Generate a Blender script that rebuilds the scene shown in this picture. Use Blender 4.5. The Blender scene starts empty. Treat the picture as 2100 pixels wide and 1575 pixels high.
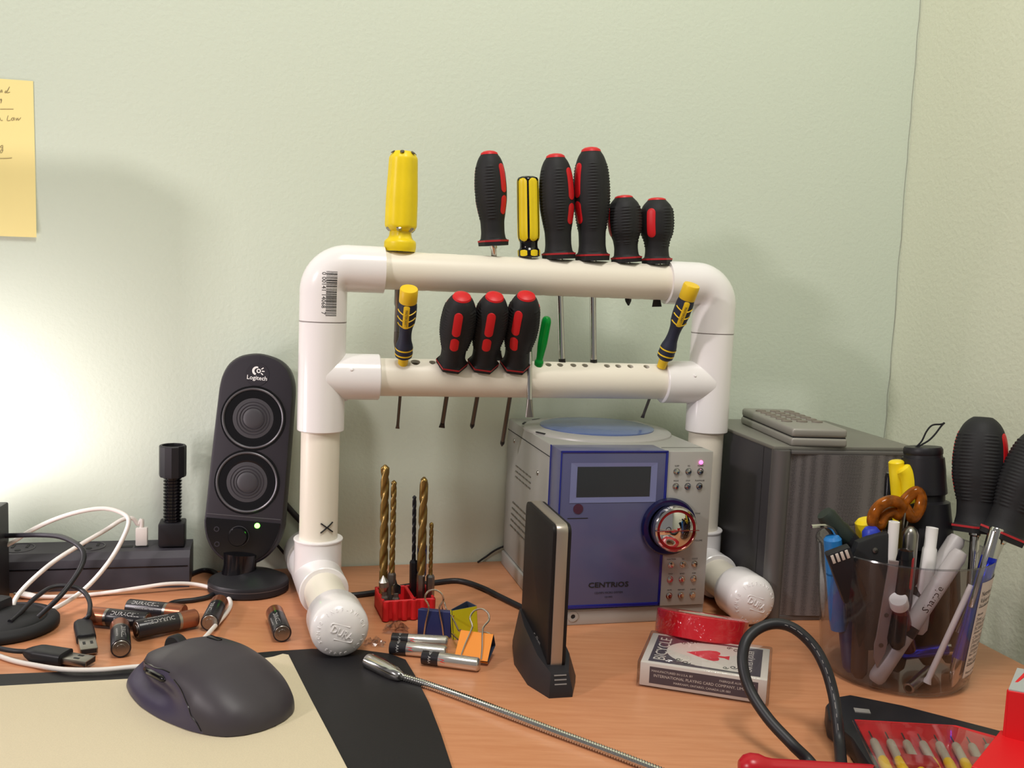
import bpy, bmesh, math, random
from mathutils import Matrix, Vector
random.seed(7)
PI = math.pi
S = 0.001                                   # every builder below works in millimetres
scene = bpy.context.scene
col = scene.collection

# ------------------------------------------------------------------ camera
F_PX, W_PX = 1980.0, 2100.0
PITCH, ROLL, CAM_H = math.radians(6.0), math.radians(2.4), 288.0
cam_d = bpy.data.cameras.new('camera')
cam_d.sensor_fit = 'HORIZONTAL'; cam_d.sensor_width = 36.0
cam_d.lens = 36.0 * F_PX / W_PX
cam_d.clip_start = 0.02; cam_d.clip_end = 50
cam = bpy.data.objects.new('camera', cam_d); col.objects.link(cam)
CAM_R = Matrix.Rotation(PI/2 - PITCH, 4, 'X') @ Matrix.Rotation(ROLL, 4, 'Z')
cam.matrix_world = Matrix.Translation((0, 0, CAM_H*S)) @ CAM_R
scene.camera = cam

# ------------------------------------------------------------------ world, lamps, exposure
scene.view_settings.view_transform = 'Standard'
scene.view_settings.look = 'None'
scene.view_settings.gamma = 1.0
scene.view_settings.use_curve_mapping = False
scene.view_settings.exposure = 0.0
world = bpy.data.worlds.new('room_ambience'); scene.world = world
world.use_nodes = True
world.node_tree.nodes['Background'].inputs[0].default_value = (1.0, 0.97, 0.93, 1)
world.node_tree.nodes['Background'].inputs[1].default_value = 0.21

def area(name, loc, target, size, power, color, size_y=None):
    d = bpy.data.lights.new(name, 'AREA'); d.energy = power; d.color = color
    d.size = size
    if size_y: d.shape = 'RECTANGLE'; d.size_y = size_y
    o = bpy.data.objects.new(name, d); col.objects.link(o)
    o.location = loc
    o.rotation_euler = (Vector(target) - Vector(loc)).to_track_quat('-Z', 'Y').to_euler()
    return o
area('ceiling_lamp', (0.10, 0.05, 1.62), (0.15, 0.75, 0.1), 0.45, 15.5, (1.0, 0.97, 0.90))
area('floor_lamp', (-1.30, -0.30, 0.92), (-0.2, 0.9, 0.15), 0.14, 12, (1.0, 0.91, 0.90))
area('lamp_behind_monitor', (-0.50, 0.715, 0.12), (-0.44, 0.86, 0.13), 0.10, 1.15, (1.0, 0.89, 0.93))

# ------------------------------------------------------------------ pixel -> place helpers (frame 2100 x 1575)
CAM_P = Vector((0, 0, CAM_H))
R3 = CAM_R.to_3x3()
def ray(px, py): return R3 @ Vector(((px-1050)/F_PX, -(py-787.5)/F_PX, -1.0))
def on_z(px, py, z=0.0):
    d = ray(px, py); return CAM_P + d*((z-CAM_H)/d.z)
def on_y(px, py, y):
    d = ray(px, py); return CAM_P + d*(y/d.y)
def on_pl(px, py, p, n):
    d = ray(px, py); n = Vector(n); return CAM_P + d*((Vector(p)-CAM_P).dot(n)/d.dot(n))

# ------------------------------------------------------------------ matrices
def T(x, y=0, z=0):
    if isinstance(x, Vector): return Matrix.Translation(x)
    return Matrix.Translation((x, y, z))
def RX(a): return Matrix.Rotation(math.radians(a), 4, 'X')
def RY(a): return Matrix.Rotation(math.radians(a), 4, 'Y')
def RZ(a): return Matrix.Rotation(math.radians(a), 4, 'Z')
FRONT = RX(90)                              # plane XY -> upright plane facing -Y
def along(p0, p1, twist=0):                 # local +Z runs from p0 to p1
    p0, p1 = Vector(p0), Vector(p1)
    return T(p0) @ (p1-p0).to_track_quat('Z', 'Y').to_matrix().to_4x4() @ RZ(twist)
def frame(x, y, z=None):
    return None

# ------------------------------------------------------------------ geometry collector
def cr(pts, n=8, closed=False):
    P = [Vector(p) for p in pts]; out = []
    m = len(P)
    for i in range(m if closed else m-1):
        if closed: a, b, c, d = P[(i-1) % m], P[i], P[(i+1) % m], P[(i+2) % m]
        else: a, b, c, d = P[max(i-1, 0)], P[i], P[i+1], P[min(i+2, m-1)]
        for k in range(n):
            t = k/n
            out.append(0.5*((2*b)+(c-a)*t+(2*a-5*b+4*c-d)*t*t+(3*b-a-3*c+d)*t**3))
    if not closed: out.append(P[-1])
    return out
def interp(tab, x):
    n = len(tab)
    if x <= tab[0][0]: return tab[0][1]
    if x >= tab[-1][0]: return tab[-1][1]
    i = 0
    while x > tab[i+1][0]: i += 1
    def sl(k): return (tab[k+1][1]-tab[k][1])/max(1e-9, tab[k+1][0]-tab[k][0])
    def tg(k):
        if k == 0: return sl(0)
        if k == n-1: return sl(n-2)
        p, q = sl(k-1), sl(k)
        return 0.0 if p*q <= 0 else 2*p*q/(p+q)
    (x0, y0), (x1, y1) = tab[i], tab[i+1]; h = x1-x0; t = (x-x0)/h
    return y0*(1+2*t)*(1-t)**2+h*tg(i)*t*(1-t)**2+y1*t*t*(3-2*t)+h*tg(i+1)*t*t*(t-1)

class G:
    def __init__(s): s.v = []; s.f = []; s.m = []
    def add(s, v, f, M=None, mi=0):
        o = len(s.v)
        s.v += [(M @ Vector(p)) if M is not None else Vector(p) for p in v]
        for q in f: s.f.append([i+o for i in q]); s.m.append(mi)
        return s
    def bmadd(s, bm, M=None, mi=0):
        bm.verts.index_update()
        s.add([v.co.copy() for v in bm.verts], [[v.index for v in f.verts] for f in bm.faces], M, mi); bm.free(); return s
    def box(s, x0, x1, y0, y1, z0, z1, bev=0, seg=2, M=None, mi=0):
        bm = bmesh.new(); bmesh.ops.create_cube(bm, size=1)
        for v in bm.verts:
            v.co = Vector(((x0+x1)/2+v.co.x*(x1-x0), (y0+y1)/2+v.co.y*(y1-y0), (z0+z1)/2+v.co.z*(z1-z0)))
        if bev: bmesh.ops.bevel(bm, geom=bm.edges[:], offset=bev, segments=seg, profile=0.5, affect='EDGES')
        return s.bmadd(bm, M, mi)
    def prism(s, poly, z0, z1, bev=0, seg=2, M=None, mi=0, top=None):
        bm = bmesh.new()
        a = [bm.verts.new((p[0], p[1], z0)) for p in poly]
        b = [bm.verts.new((p[0], p[1], z1)) for p in (top or poly)]
        n = len(poly)
        bm.faces.new(a[::-1]); tf = bm.faces.new(b)
        for i in range(n): bm.faces.new((a[i], a[(i+1) % n], b[(i+1) % n], b[i]))
        bmesh.ops.recalc_face_normals(bm, faces=bm.faces)
        if bev:
            es = [e for e in bm.edges if (e.verts[0] in b and e.verts[1] in b) or (e.verts[0] in a and e.verts[1] in a)]
            bmesh.ops.bevel(bm, geom=es, offset=bev, segments=seg, profile=0.5, affect='EDGES')
        return s.bmadd(bm, M, mi)
    def rings(s, R, M=None, mi=0, cap0=True, cap1=True, closed=False):
        n = len(R[0]); v = [p for r in R for p in r]; f = []
        k = len(R)
        for i in range(k if closed else k-1):
            a, b = i*n, ((i+1) % k)*n
            for j in range(n):
                j2 = (j+1) % n
                f.append((a+j, a+j2, b+j2, b+j))
        if not closed:
            if cap0: f.append(tuple(range(n))[::-1])
            if cap1: f.append(tuple((k-1)*n+j for j in range(n)))
        return s.add(v, f, M, mi)
    def lathe(s, prof, seg=32, M=None, mi=0, rf=None, cap0=True, cap1=True, closed=False):
        R = []
        for r, z in prof:
            R.append([Vector(((rf(2*PI*j/seg, z, r) if rf else r)*math.cos(2*PI*j/seg), (rf(2*PI*j/seg, z, r) if rf else r)*math.sin(2*PI*j/seg), z)) for j in range(seg)])
        return s.rings(R, M, mi, cap0, cap1, closed)
    def tube(s, pts, r, seg=10, M=None, mi=0, sm=6, closed=False, flat=1.0):
        P = cr(pts, sm, closed) if sm else [Vector(p) for p in pts]
        n = len(P)
        rr = (lambda t: interp(r, t)) if isinstance(r, list) else (lambda t: r)
        tang = []
        for i in range(n):
            a = P[(i-1) % n] if closed else P[max(i-1, 0)]; b = P[(i+1) % n] if closed else P[min(i+1, n-1)]
            d = (b-a); tang.append(d.normalized() if d.length > 1e-9 else Vector((0, 0, 1)))
        up = Vector((0, 0, 1)) if abs(tang[0].z) < 0.9 else Vector((1, 0, 0))
        N = (up-tang[0]*up.dot(tang[0])).normalized(); R = []
        for i in range(n):
            N = (N-tang[i]*N.dot(tang[i])).normalized(); B = tang[i].cross(N); q = rr(i/max(n-1, 1))
            R.append([P[i]+(N*math.cos(2*PI*j/seg)*flat+B*math.sin(2*PI*j/seg))*q for j in range(seg)])
        return s.rings(R, M, mi, closed=closed)
    def text(s, body, size, M=None, mi=0, ext=0.08, fn=None, sx=1.0, align='CENTER', res=2, bold=0.0):
        c = bpy.data.curves.new('t', 'FONT'); c.body = body; c.size = size; c.extrude = ext
        c.align_x = align; c.align_y = 'CENTER'; c.resolution_u = res; c.offset = bold
        o = bpy.data.objects.new('t', c); col.objects.link(o)
        dg = bpy.context.evaluated_depsgraph_get(); me = bpy.data.meshes.new_from_object(o.evaluated_get(dg))
        v = [Vector((p.co.x*sx, p.co.y, p.co.z)) for p in me.vertices]
        if fn: v = [fn(p) for p in v]
        s.add(v, [list(p.vertices) for p in me.polygons], M, mi)
        bpy.data.objects.remove(o); bpy.data.curves.remove(c); bpy.data.meshes.remove(me)
        return s
    def patch(s, surf, th, z0, z1, hw, off=0.5, nu=6, nv=14, M=None, mi=0, rnd=1.0, depth=0.6):
        # pad lying on a surface surf(theta,z)->r ; hw = half width in mm, rounded ends
        top = []; bot = []
        for i in range(nv+1):
            t = i/nv; z = z0+(z1-z0)*(0.5-0.5*math.cos(PI*t))
            e = min(z-z0, z1-z)
            w = hw if e >= hw*rnd else hw*math.sqrt(max(0.0, 1-(1-e/(hw*rnd))**2))
            w = max(w, 0.08*hw)
            for j in range(nu+1):
                u = -1+2*j/nu; r = surf(th, z); a = th+u*w/r
                r = surf(a, z); k = r+off*(1-0.35*u*u) if 0 < i < nv else r+off*0.4
                top.append((k*math.cos(a), k*math.sin(a), z)); bot.append(((r-depth)*math.cos(a), (r-depth)*math.sin(a), z))
        n = len(top); f = []; w = nu+1
        for i in range(nv):
            for j in range(nu):
                q = i*w+j; f.append((q, q+1, q+w+1, q+w))
        edge = list(range(0, w))+[i*w+nu for i in range(1, nv+1)]+[nv*w+j for j in range(nu-1, -1, -1)]+[i*w for i in range(nv-1, 0, -1)]
        for a, b in zip(edge, edge[1:]+edge[:1]): f.append((b, a, a+n, b+n))
        return s.add(top+bot, f, M, mi)
    def build(s, name, mats, parent=None, M=None, smooth=35, loc=None, **props):
        me = bpy.data.meshes.new(name)
        me.from_pydata([(p.x*S, p.y*S, p.z*S) for p in s.v], [], s.f)
        if not isinstance(mats, (list, tuple)): mats = [mats]
        for m in mats: me.materials.append(m)
        if len(mats) > 1: me.polygons.foreach_set('material_index', s.m)
        bm = bmesh.new(); bm.from_mesh(me); bmesh.ops.recalc_face_normals(bm, faces=bm.faces); bm.to_mesh(me); bm.free()
        if smooth:
            me.polygons.foreach_set('use_smooth', [True]*len(me.polygons)); me.set_sharp_from_angle(angle=math.radians(smooth))
        me.update()
        o = bpy.data.objects.new(name, me); col.objects.link(o)
        if M is not None: o.matrix_basis = mm(M)
        if parent is not None: o.parent = parent
        for k, v in props.items(): o[k] = v
        return o
def mm(M):
    M = M.copy(); M.translation = M.translation*S; return M
def thing(name, label, cat, M=None, group=None):
    o = bpy.data.objects.new(name, None); col.objects.link(o); o.empty_display_size = 0.01
    if M is not None: o.matrix_basis = mm(M)
    o['label'] = label; o['category'] = cat
    if group: o['group'] = group
    return o
def copy_tree(o, parent=None):
    c = o.copy(); col.objects.link(c); c.parent = parent
    for ch in list(o.children): copy_tree(ch, c)
    return c
def tag(o, label, cat, group=None):
    o['label'] = label; o['category'] = cat
    if group: o['group'] = group
    return o

# ------------------------------------------------------------------ materials
def lin(c):
    return tuple((x/12.92 if x <= 0.04045 else ((x+0.055)/1.055)**2.4) for x in [k/255 for k in c])+(1,)
MATS = {}
def mat(name, rgb, rough=0.5, metal=0.0, bump=0.0, bscale=400, var=0.0, vscale=60, coat=0.0, trans=0.0, ior=1.45, emit=0.0, alpha=1.0, spec=0.5, sss=0.0, stretch=None):
    m = bpy.data.materials.new(name); m.use_nodes = True; nt = m.node_tree; b = nt.nodes['Principled BSDF']
    b.inputs['Base Color'].default_value = lin(rgb); b.inputs['Roughness'].default_value = rough; b.inputs['Metallic'].default_value = metal
    b.inputs['Coat Weight'].default_value = coat; b.inputs['Coat Roughness'].default_value = 0.08
    b.inputs['Transmission Weight'].default_value = trans; b.inputs['IOR'].default_value = ior; b.inputs['Alpha'].default_value = alpha
    b.inputs['Specular IOR Level'].default_value = spec
    if emit: b.inputs['Emission Color'].default_value = lin(rgb); b.inputs['Emission Strength'].default_value = emit
    if bump or var:
        tc = nt.nodes.new('ShaderNodeTexCoord'); src = tc.outputs['Object']
        if stretch:
            mp = nt.nodes.new('ShaderNodeMapping'); mp.inputs['Scale'].default_value = stretch; nt.links.new(src, mp.inputs[0]); src = mp.outputs[0]
        if bump:
            n = nt.nodes.new('ShaderNodeTexNoise'); n.inputs['Scale'].default_value = bscale; n.inputs['Detail'].default_value = 3
            nt.links.new(src, n.inputs['Vector']); bp = nt.nodes.new('ShaderNodeBump'); bp.inputs['Strength'].default_value = bump; bp.inputs['Distance'].default_value = 0.0006
            nt.links.new(n.outputs['Fac'], bp.inputs['Height']); nt.links.new(bp.outputs[0], b.inputs['Normal'])
        if var:
            n = nt.nodes.new('ShaderNodeTexNoise'); n.inputs['Scale'].default_value = vscale; n.inputs['Detail'].default_value = 4
            nt.links.new(src, n.inputs['Vector'])
            r = nt.nodes.new('ShaderNodeValToRGB'); c = lin(rgb)
            r.color_ramp.elements[0].position = 0.3; r.color_ramp.elements[1].position = 0.7
            r.color_ramp.elements[0].color = tuple(x*(1-var) for x in c[:3])+(1,); r.color_ramp.elements[1].color = tuple(min(1, x*(1+var)) for x in c[:3])+(1,)
            nt.links.new(n.outputs['Fac'], r.inputs[0]); nt.links.new(r.outputs[0], b.inputs['Base Color'])
    MATS[name] = m; return m
def clear_plastic(name, tint, ior=1.35, rough=0.04):
    m = bpy.data.materials.new(name); m.use_nodes = True; nt = m.node_tree; nt.nodes.remove(nt.nodes['Principled BSDF'])
    t = nt.nodes.new('ShaderNodeBsdfTransparent'); t.inputs[0].default_value = tint
    g = nt.nodes.new('ShaderNodeBsdfGlossy'); g.inputs['Roughness'].default_value = rough
    lw = nt.nodes.new('ShaderNodeLayerWeight'); lw.inputs[0].default_value = 0.5      # facing is the same from both sides of the sheet
    pw = nt.nodes.new('ShaderNodeMath'); pw.operation = 'POWER'; pw.inputs[1].default_value = 3.2; nt.links.new(lw.outputs['Facing'], pw.inputs[0])
    f0 = ((ior-1)/(ior+1))**2
    ma = nt.nodes.new('ShaderNodeMath'); ma.operation = 'MULTIPLY_ADD'; ma.inputs[1].default_value = 0.75; ma.inputs[2].default_value = f0; nt.links.new(pw.outputs[0], ma.inputs[0])
    mx = nt.nodes.new('ShaderNodeMixShader'); nt.links.new(ma.outputs[0], mx.inputs[0]); nt.links.new(t.outputs[0], mx.inputs[1]); nt.links.new(g.outputs[0], mx.inputs[2])
    nt.links.new(mx.outputs[0], nt.nodes['Material Output'].inputs[0]); return m

m_wall = mat('painted_wall', (210, 219, 203), 0.85, bump=0.6, bscale=260, var=0.012, vscale=2.0, spec=0.25)
m_wall_r = mat('painted_wall_side', (214, 218, 196), 0.85, bump=0.9, bscale=220, spec=0.25)
m_floor = mat('floor_carpet', (120, 105, 92), 0.95, bump=0.4, bscale=300)
m_pvc = mat('white_pvc', (240, 236, 236), 0.22, coat=0.2, spec=0.5)
m_pipe = mat('cream_pvc', (234, 227, 212), 0.38, bump=0.04, bscale=900)
m_ink = mat('black_ink', (28, 28, 30), 0.6)
m_blk = mat('black_plastic', (30, 29, 33), 0.45, spec=0.4)
m_blkg = mat('gloss_black_plastic', (16, 15, 18), 0.15, spec=0.5)
m_rub = mat('black_rubber', (33, 33, 35), 0.62, bump=0.1, bscale=1200, spec=0.35)
m_red = mat('red_rubber', (205, 22, 30), 0.45)
m_redd = mat('dull_red_rubber', (170, 35, 42), 0.5)
m_chrome = mat('chrome', (205, 203, 200), 0.12, 1.0)
m_steel = mat('steel', (150, 146, 140), 0.3, 1.0)
m_dsteel = mat('dark_steel', (104, 97, 90), 0.45, 0.7)
m_tip = mat('blackened_tip', (30, 29, 29), 0.45, 0.3)
m_yel = mat('yellow_plastic', (236, 208, 22), 0.4, var=0.05, vscale=60)
m_yel2 = mat('orange_yellow_plastic', (238, 198, 36), 0.42)
m_navy = mat('navy_rubber', (34, 38, 58), 0.6, bump=0.15, bscale=1500)
m_green = mat('clear_green_plastic', (20, 170, 70), 0.15, trans=0.35, ior=1.3)
m_white = mat('white_print', (232, 230, 228), 0.5)
m_whc = mat('white_cable', (226, 219, 214), 0.4)
m_note = mat('yellow_paper', (250, 232, 160), 0.9)
m_grey = mat('grey_print', (130, 126, 124), 0.6)

# ------------------------------------------------------------------ the room
YAW = 15.0
cy, sy = math.cos(math.radians(YAW)), math.sin(math.radians(YAW))
U = Vector((cy, sy, 0)); V = Vector((-sy, cy, 0))
B0 = on_z(870, 1155.5)                      # desk / wall line
n_w = -V
WALL_P = B0 + V*2
corner = on_pl(1845, 540, WALL_P, V); corner.z = 0
Mw = T(corner) @ RZ(YAW)                    # x along the back wall, y into it
g = G(); g.box(-2400, 40, 0, 60, -760, 1750); wall_back = g.build('wall_back', m_wall, M=Mw, smooth=0, kind='structure')
g = G(); g.box(0, 60, -2600, 0, -760, 1750); wall_right = g.build('wall_right', m_wall_r, M=Mw, smooth=0, kind='structure')
pts = [(0, 0, 1100)]
zz = 640
crk = []
while zz > 20:
    crk.append(Vector((-1.2+random.uniform(-.8, .8), -0.2, zz))); zz -= 22
G().tube(crk, 0.35, 5, sm=2).build('paint_crack', mat('crack_shadow', (150, 152, 138), 0.9), wall_right)
g = G(); g.box(-2400, 60, -2600, 60, -800, -760); g.build('floor', m_floor, M=Mw, smooth=0, kind='structure')

# desk: its right edge stops short of the side wall
r0, r1 = on_z(2032, 1328), on_z(2100, 1363)
dv = (r0-r1).normalized()
t = ((WALL_P-V*2-r0).dot(V))/dv.dot(V); rc = r0+dv*t
m_desk = bpy.data.materials.new('beech_laminate'); m_desk.use_nodes = True
nt = m_desk.node_tree; b = nt.nodes['Principled BSDF']; b.inputs['Roughness'].default_value = 0.36
tc = nt.nodes.new('ShaderNodeTexCoord'); mp = nt.nodes.new('ShaderNodeMapping'); mp.inputs['Rotation'].default_value = (0, 0, math.radians(-15)); mp.inputs['Scale'].default_value = (14, 160, 60)
n1 = nt.nodes.new('ShaderNodeTexNoise'); n1.inputs['Scale'].default_value = 1.2; n1.inputs['Detail'].default_value = 6; n1.inputs['Roughness'].default_value = 0.65
rp = nt.nodes.new('ShaderNodeValToRGB'); rp.color_ramp.elements[0].position = 0.3; rp.color_ramp.elements[1].position = 0.72
rp.color_ramp.elements[0].color = lin((194, 128, 88)); rp.color_ramp.elements[1].color = lin((210, 149, 110))
nt.links.new(tc.outputs['Object'], mp.inputs[0]); nt.links.new(mp.outputs[0], n1.inputs['Vector']); nt.links.new(n1.outputs['Fac'], rp.inputs[0]); nt.links.new(rp.outputs[0], b.inputs['Base Color'])
desk = thing('desk', 'orange beech laminate desk against the pale green walls', 'desk')
fr = rc-U*1500
far = rc-dv*900
poly = [(rc.x, rc.y), (fr.x, fr.y), ((fr-V*560).x, (fr-V*560).y), ((far-U*200-V*0).x, far.y-60), (far.x, far.y)]
poly = [(rc.x, rc.y), (fr.x, fr.y), (fr-V*640).to_2d()[:], (rc-dv*640).to_2d()[:]]
G().prism(poly, -26, 0, 1.2, 2).build('desktop', m_desk, desk, smooth=30)
m_leg = mat('desk_leg_metal', (60, 60, 62), 0.4, 0.6)
for q in (rc-U*60-V*60, fr+U*60-V*60, fr+U*60-V*580, rc-dv*580-U*60):
    G().box(q.x-20, q.x+20, q.y-20, q.y+20, -760, -26, 2).build('leg', m_leg, desk)

# yellow note on the back wall
nt_p = on_pl(75, 325, WALL_P, V)
def wl(px, py): return Mw.inverted() @ on_pl(px, py, WALL_P, V)
a, b2, c2 = wl(73, 167), wl(76, 487), wl(0, 165)
note = thing('paper_note', 'yellow paper note with handwriting stuck on the wall at left', 'note', Mw @ T(b2.x, 0, b2.z) @ RY(-0.8))
hN = a.z-b2.z; wN = 110
g = G(); nx, nz = 8, 8; vs = []; fs = []
for i in range(nx+1):
    for j in range(nz+1):
        x = -wN+wN*i/nx; z = hN*j/nz
        y = -0.6-2.2*max(0, (0.5-j/nz))**2*4
        vs.append((x, y, z))
for i in range(nx):
    for j in range(nz): q = i*(nz+1)+j; fs.append((q, q+nz+1, q+nz+2, q+1))
vs2 = [(x, y+0.25, z) for x, y, z in vs]; n = len(vs)
fs2 = [tuple(i+n for i in f[::-1]) for f in fs]
g.add(vs+vs2, fs+fs2); sheet = g.build('sheet', m_note, note)
def nl(px, py):
    p = note_inv @ on_pl(px, py, WALL_P, V); return Vector((p.x, -0.9-2.2*max(0, (0.5-p.z/hN))**2*4, p.z))
note_inv = (Mw @ T(b2.x, 0, b2.z) @ RY(-0.8)).inverted()
strokes = [[(0, 184), (2, 190), (4, 184), (5, 190)], [(13, 186), (10, 190), (14, 189), (20, 178), (14, 190), (21, 189)], [(0, 206), (3, 203), (2, 212), (4, 204)], [(0, 224), (14, 224), (28, 224)],
           [(0, 241), (2, 247), (6, 247)], [(17, 237), (15, 247), (22, 247)], [(27, 241), (23, 245), (27, 247), (29, 241), (30, 247)], [(33, 242), (34, 247), (37, 242), (38, 247), (43, 241)],
           [(5, 298), (1, 301), (5, 304), (6, 298), (5, 312), (1, 313), (3, 307), (7, 309)], [(0, 325), (12, 325), (25, 324)]]
for st in strokes: G().tube([nl(*p) for p in st], 0.17, 4, sm=4).build('handwriting', mat('pencil', (140, 128, 104), 0.8) if 'pencil' not in MATS else MATS['pencil'], sheet)

# monitor standing just left of the picture; its shadow falls on the wall
mon = thing('computer_monitor', 'black computer monitor standing beyond the left edge of the picture', 'monitor', T(-470, 685, 0) @ RZ(17))
G().box(-500, 0, 0, 45, 95, 455, 6).build('housing', m_blk, mon)
G().box(-488, -12, -1, 4, 108, 443).build('screen', m_blkg, mon)
G().box(-280, -220, 15, 40, 8, 140, 4).build('stand', m_blk, mon); G().box(-360, -140, -60, 110, 0, 10, 4).build('foot', m_blk, mon)

# ------------------------------------------------------------------ PVC tool rack
RACK_M = T(-165, 832, 0) @ RZ(14.5)
RACK_I = RACK_M.inverted()
RV = Vector((-math.sin(math.radians(14.5)), math.cos(math.radians(14.5)), 0))
def rk(px, py, y=0.0):
    p = RACK_M @ Vector((0, y, 0)); return RACK_I @ on_pl(px, py, p, RV)
rack = thing('pipe_rack', 'white plastic pipe rack holding screwdrivers in two drilled rails', 'tool rack', RACK_M)
WR = 366.0; ZT = 294.0; ZL = 200.5; PR = 16.7; FR = 20.2
def hollow_cyl(g, p0, p1, ro, ri, seg=40, lip=0.8, mi=0):
    L = (Vector(p1)-Vector(p0)).length
    g.lathe([(ri, 0), (ro-lip, 0), (ro, lip), (ro, L-lip), (ro-lip, L), (ri, L)], seg, along(p0, p1), mi, closed=True)
def elbow(name, x, sgn):
    g = G(); R = 20.4
    P = [Vector((x, 0, ZT-46+i*4)) for i in range(0, 7)]
    P = [Vector((x, 0, ZT-46)), Vector((x, 0, ZT-R))]
    for i in range(1, 12):
        a = PI/2*i/12; P.append(Vector((x+sgn*(R-R*math.cos(a)), 0, ZT-R+R*math.sin(a))))
    P += [Vector((x+sgn*R, 0, ZT)), Vector((x+sgn*51, 0, ZT))]
    g.tube(P, FR, 44, sm=0)
    return g.build(name, m_pvc, rack, smooth=40)
eL = elbow('elbow', 0, 1); eR = elbow('elbow', WR, -1)
# moulded seam lines where elbow meets tee
m_seam = mat('seam_line', (150, 142, 140), 0.6)
for x, e in ((0, eL), (WR, eR)):
    G().lathe([(FR-0.6, -0.35), (FR+0.06, -0.35), (FR+0.06, 0.35), (FR-0.6, 0.35)], 44, T(x, 0, ZT-46), closed=True).build('seam', m_seam, e)
for x, s in ((0, 1), (WR, -1)):
    g = G(); hollow_cyl(g, (x, 0, ZL-47.5), (x, 0, ZL+47.3), FR, PR); hollow_cyl(g, (x+s*2, 0, ZL), (x+s*49.5, 0, ZL), FR, PR)
    tee = g.build('tee_fitting', m_pvc, rack, smooth=40)
    # moulding pips
    for zz in (8, -20.4):
        G().lathe([(0.2, 1.0), (1.2, 0.9), (1.7, 0)], 10, T(x+s*(24 if zz > 0 else 21), -FR*math.sqrt(max(0, 1-(zz/FR)**2)) if zz > 0 else 0, ZL+zz) @ (RX(65) if zz > 0 else RX(180))).build('moulding_pip', m_pvc, tee)
# posts
postL = G(); hollow_cyl(postL, (0, 0, 50), (0, 0, ZL-40), PR, PR-3); postL = postL.build('post', m_pipe, rack)
postR = G(); hollow_cyl(postR, (WR, 0, 50), (WR, 0, ZL-40), PR, PR-3); postR = postR.build('post', m_pipe, rack)
# X mark in marker on the left post
def on_cyl(r, x0): return lambda p: Vector((x0+r*math.sin(p.x/r), -r*math.cos(p.x/r), p.y))
xc = rk(671, 1083, -PR)
for s in (1, -1):
    g = G(); pts = [Vector((s*(-5.6+11.2*i/8), xc.z-4.2+8.4*i/8, 0)) for i in range(9)]
    ang = xc.x
    g.tube([on_cyl(PR+0.1, 0)(Vector((p.x+xc.x, p.y, 0))) for p in pts], 1.5, 6, sm=0, flat=0.4); g.build('marker_stroke', m_ink, postL)
# barcode printed on the left elbow
bc = rk(680, 602, -FR)
def on_elbow(p, lift=.1):
    Rb = 20.4; zb = ZT-Rb; x = FR*math.sin(p.x/FR)
    off = (Rb-math.hypot(x-Rb, p.y-zb)) if (p.y > zb and x < Rb) else x
    r = FR+lift; return Vector((x, -math.sqrt(max(.01, r*r-off*off)), p.y))
g = G(); z = 0.0; rnd = random.Random(3)
while z < 37:
    w = rnd.choice((0.35, 0.35, 0.6, 0.9)); gap = rnd.choice((0.35, 0.45, 0.7))
    q = [on_elbow(Vector((bc.x-4.6+9.6*i/6, bc.z+18.5-z-dz, 0))) for dz in (0, w) for i in range(7)]
    g.add(q, [(i, i+1, i+8, i+7) for i in range(6)]); z += w+gap
def rot_txt(cx, cz): return lambda p: on_elbow(Vector((cx+p.y, cz-p.x, 0)), .12+p.z*.1)
g.text('0 00141 14068  7', 5.0, fn=rot_txt(bc.x-6.6, bc.z), ext=0.02)
g.build('barcode', m_ink, eL, smooth=0)
# rails with drilled holes
def rail(z, x0, x1, holes, nm):
    g = G(); hollow_cyl(g, (x0, 0, z), (x1, 0, z), PR, PR-3.2, 64)
    o = g.build(nm, m_pipe, rack, smooth=40)
    c = G()
    for (x, tilt, r) in holes: c.lathe([(r, -45), (r, 45)], 16, T(x, 0, z) @ RX(tilt))
    co = c.build('cut', m_pipe, rack)
    md = o.modifiers.new('b', 'BOOLEAN'); md.operation = 'DIFFERENCE'; md.object = co; md.solver = 'EXACT'; md.use_self = True
    bpy.context.view_layer.update()
    me = bpy.data.meshes.new_from_object(o.evaluated_get(bpy.context.evaluated_depsgraph_get()))
    o.modifiers.clear(); o.data = me
    me.set_sharp_from_angle(angle=math.radians(40))
    bpy.data.objects.remove(co)
    return o
up_x = [65.4, 90, 118, 148.5, 182, 196, 209.5, 225, 241, 258, 275, 292, 306]
rail(ZT, 30, WR-30, [(x, 0, 3.4) for x in up_x], 'rail')
LEAN = 28.0
low = {k: rk(k, py, -8) for k, py in ((824, 745), (852, 741), (887, 738), (927, 748), (990, 748), (1056, 750), (1104, 748), (1125, 742), (1149, 743), (1176, 745), (1200, 745), (1245, 748), (1268, 750), (1293, 748), (1326, 750), (1357, 752))}
rail(ZL, 30, WR-30, [(v.x, LEAN, 4.2 if k == 852 else 2.9) for k, v in low.items()], 'rail')
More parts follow.
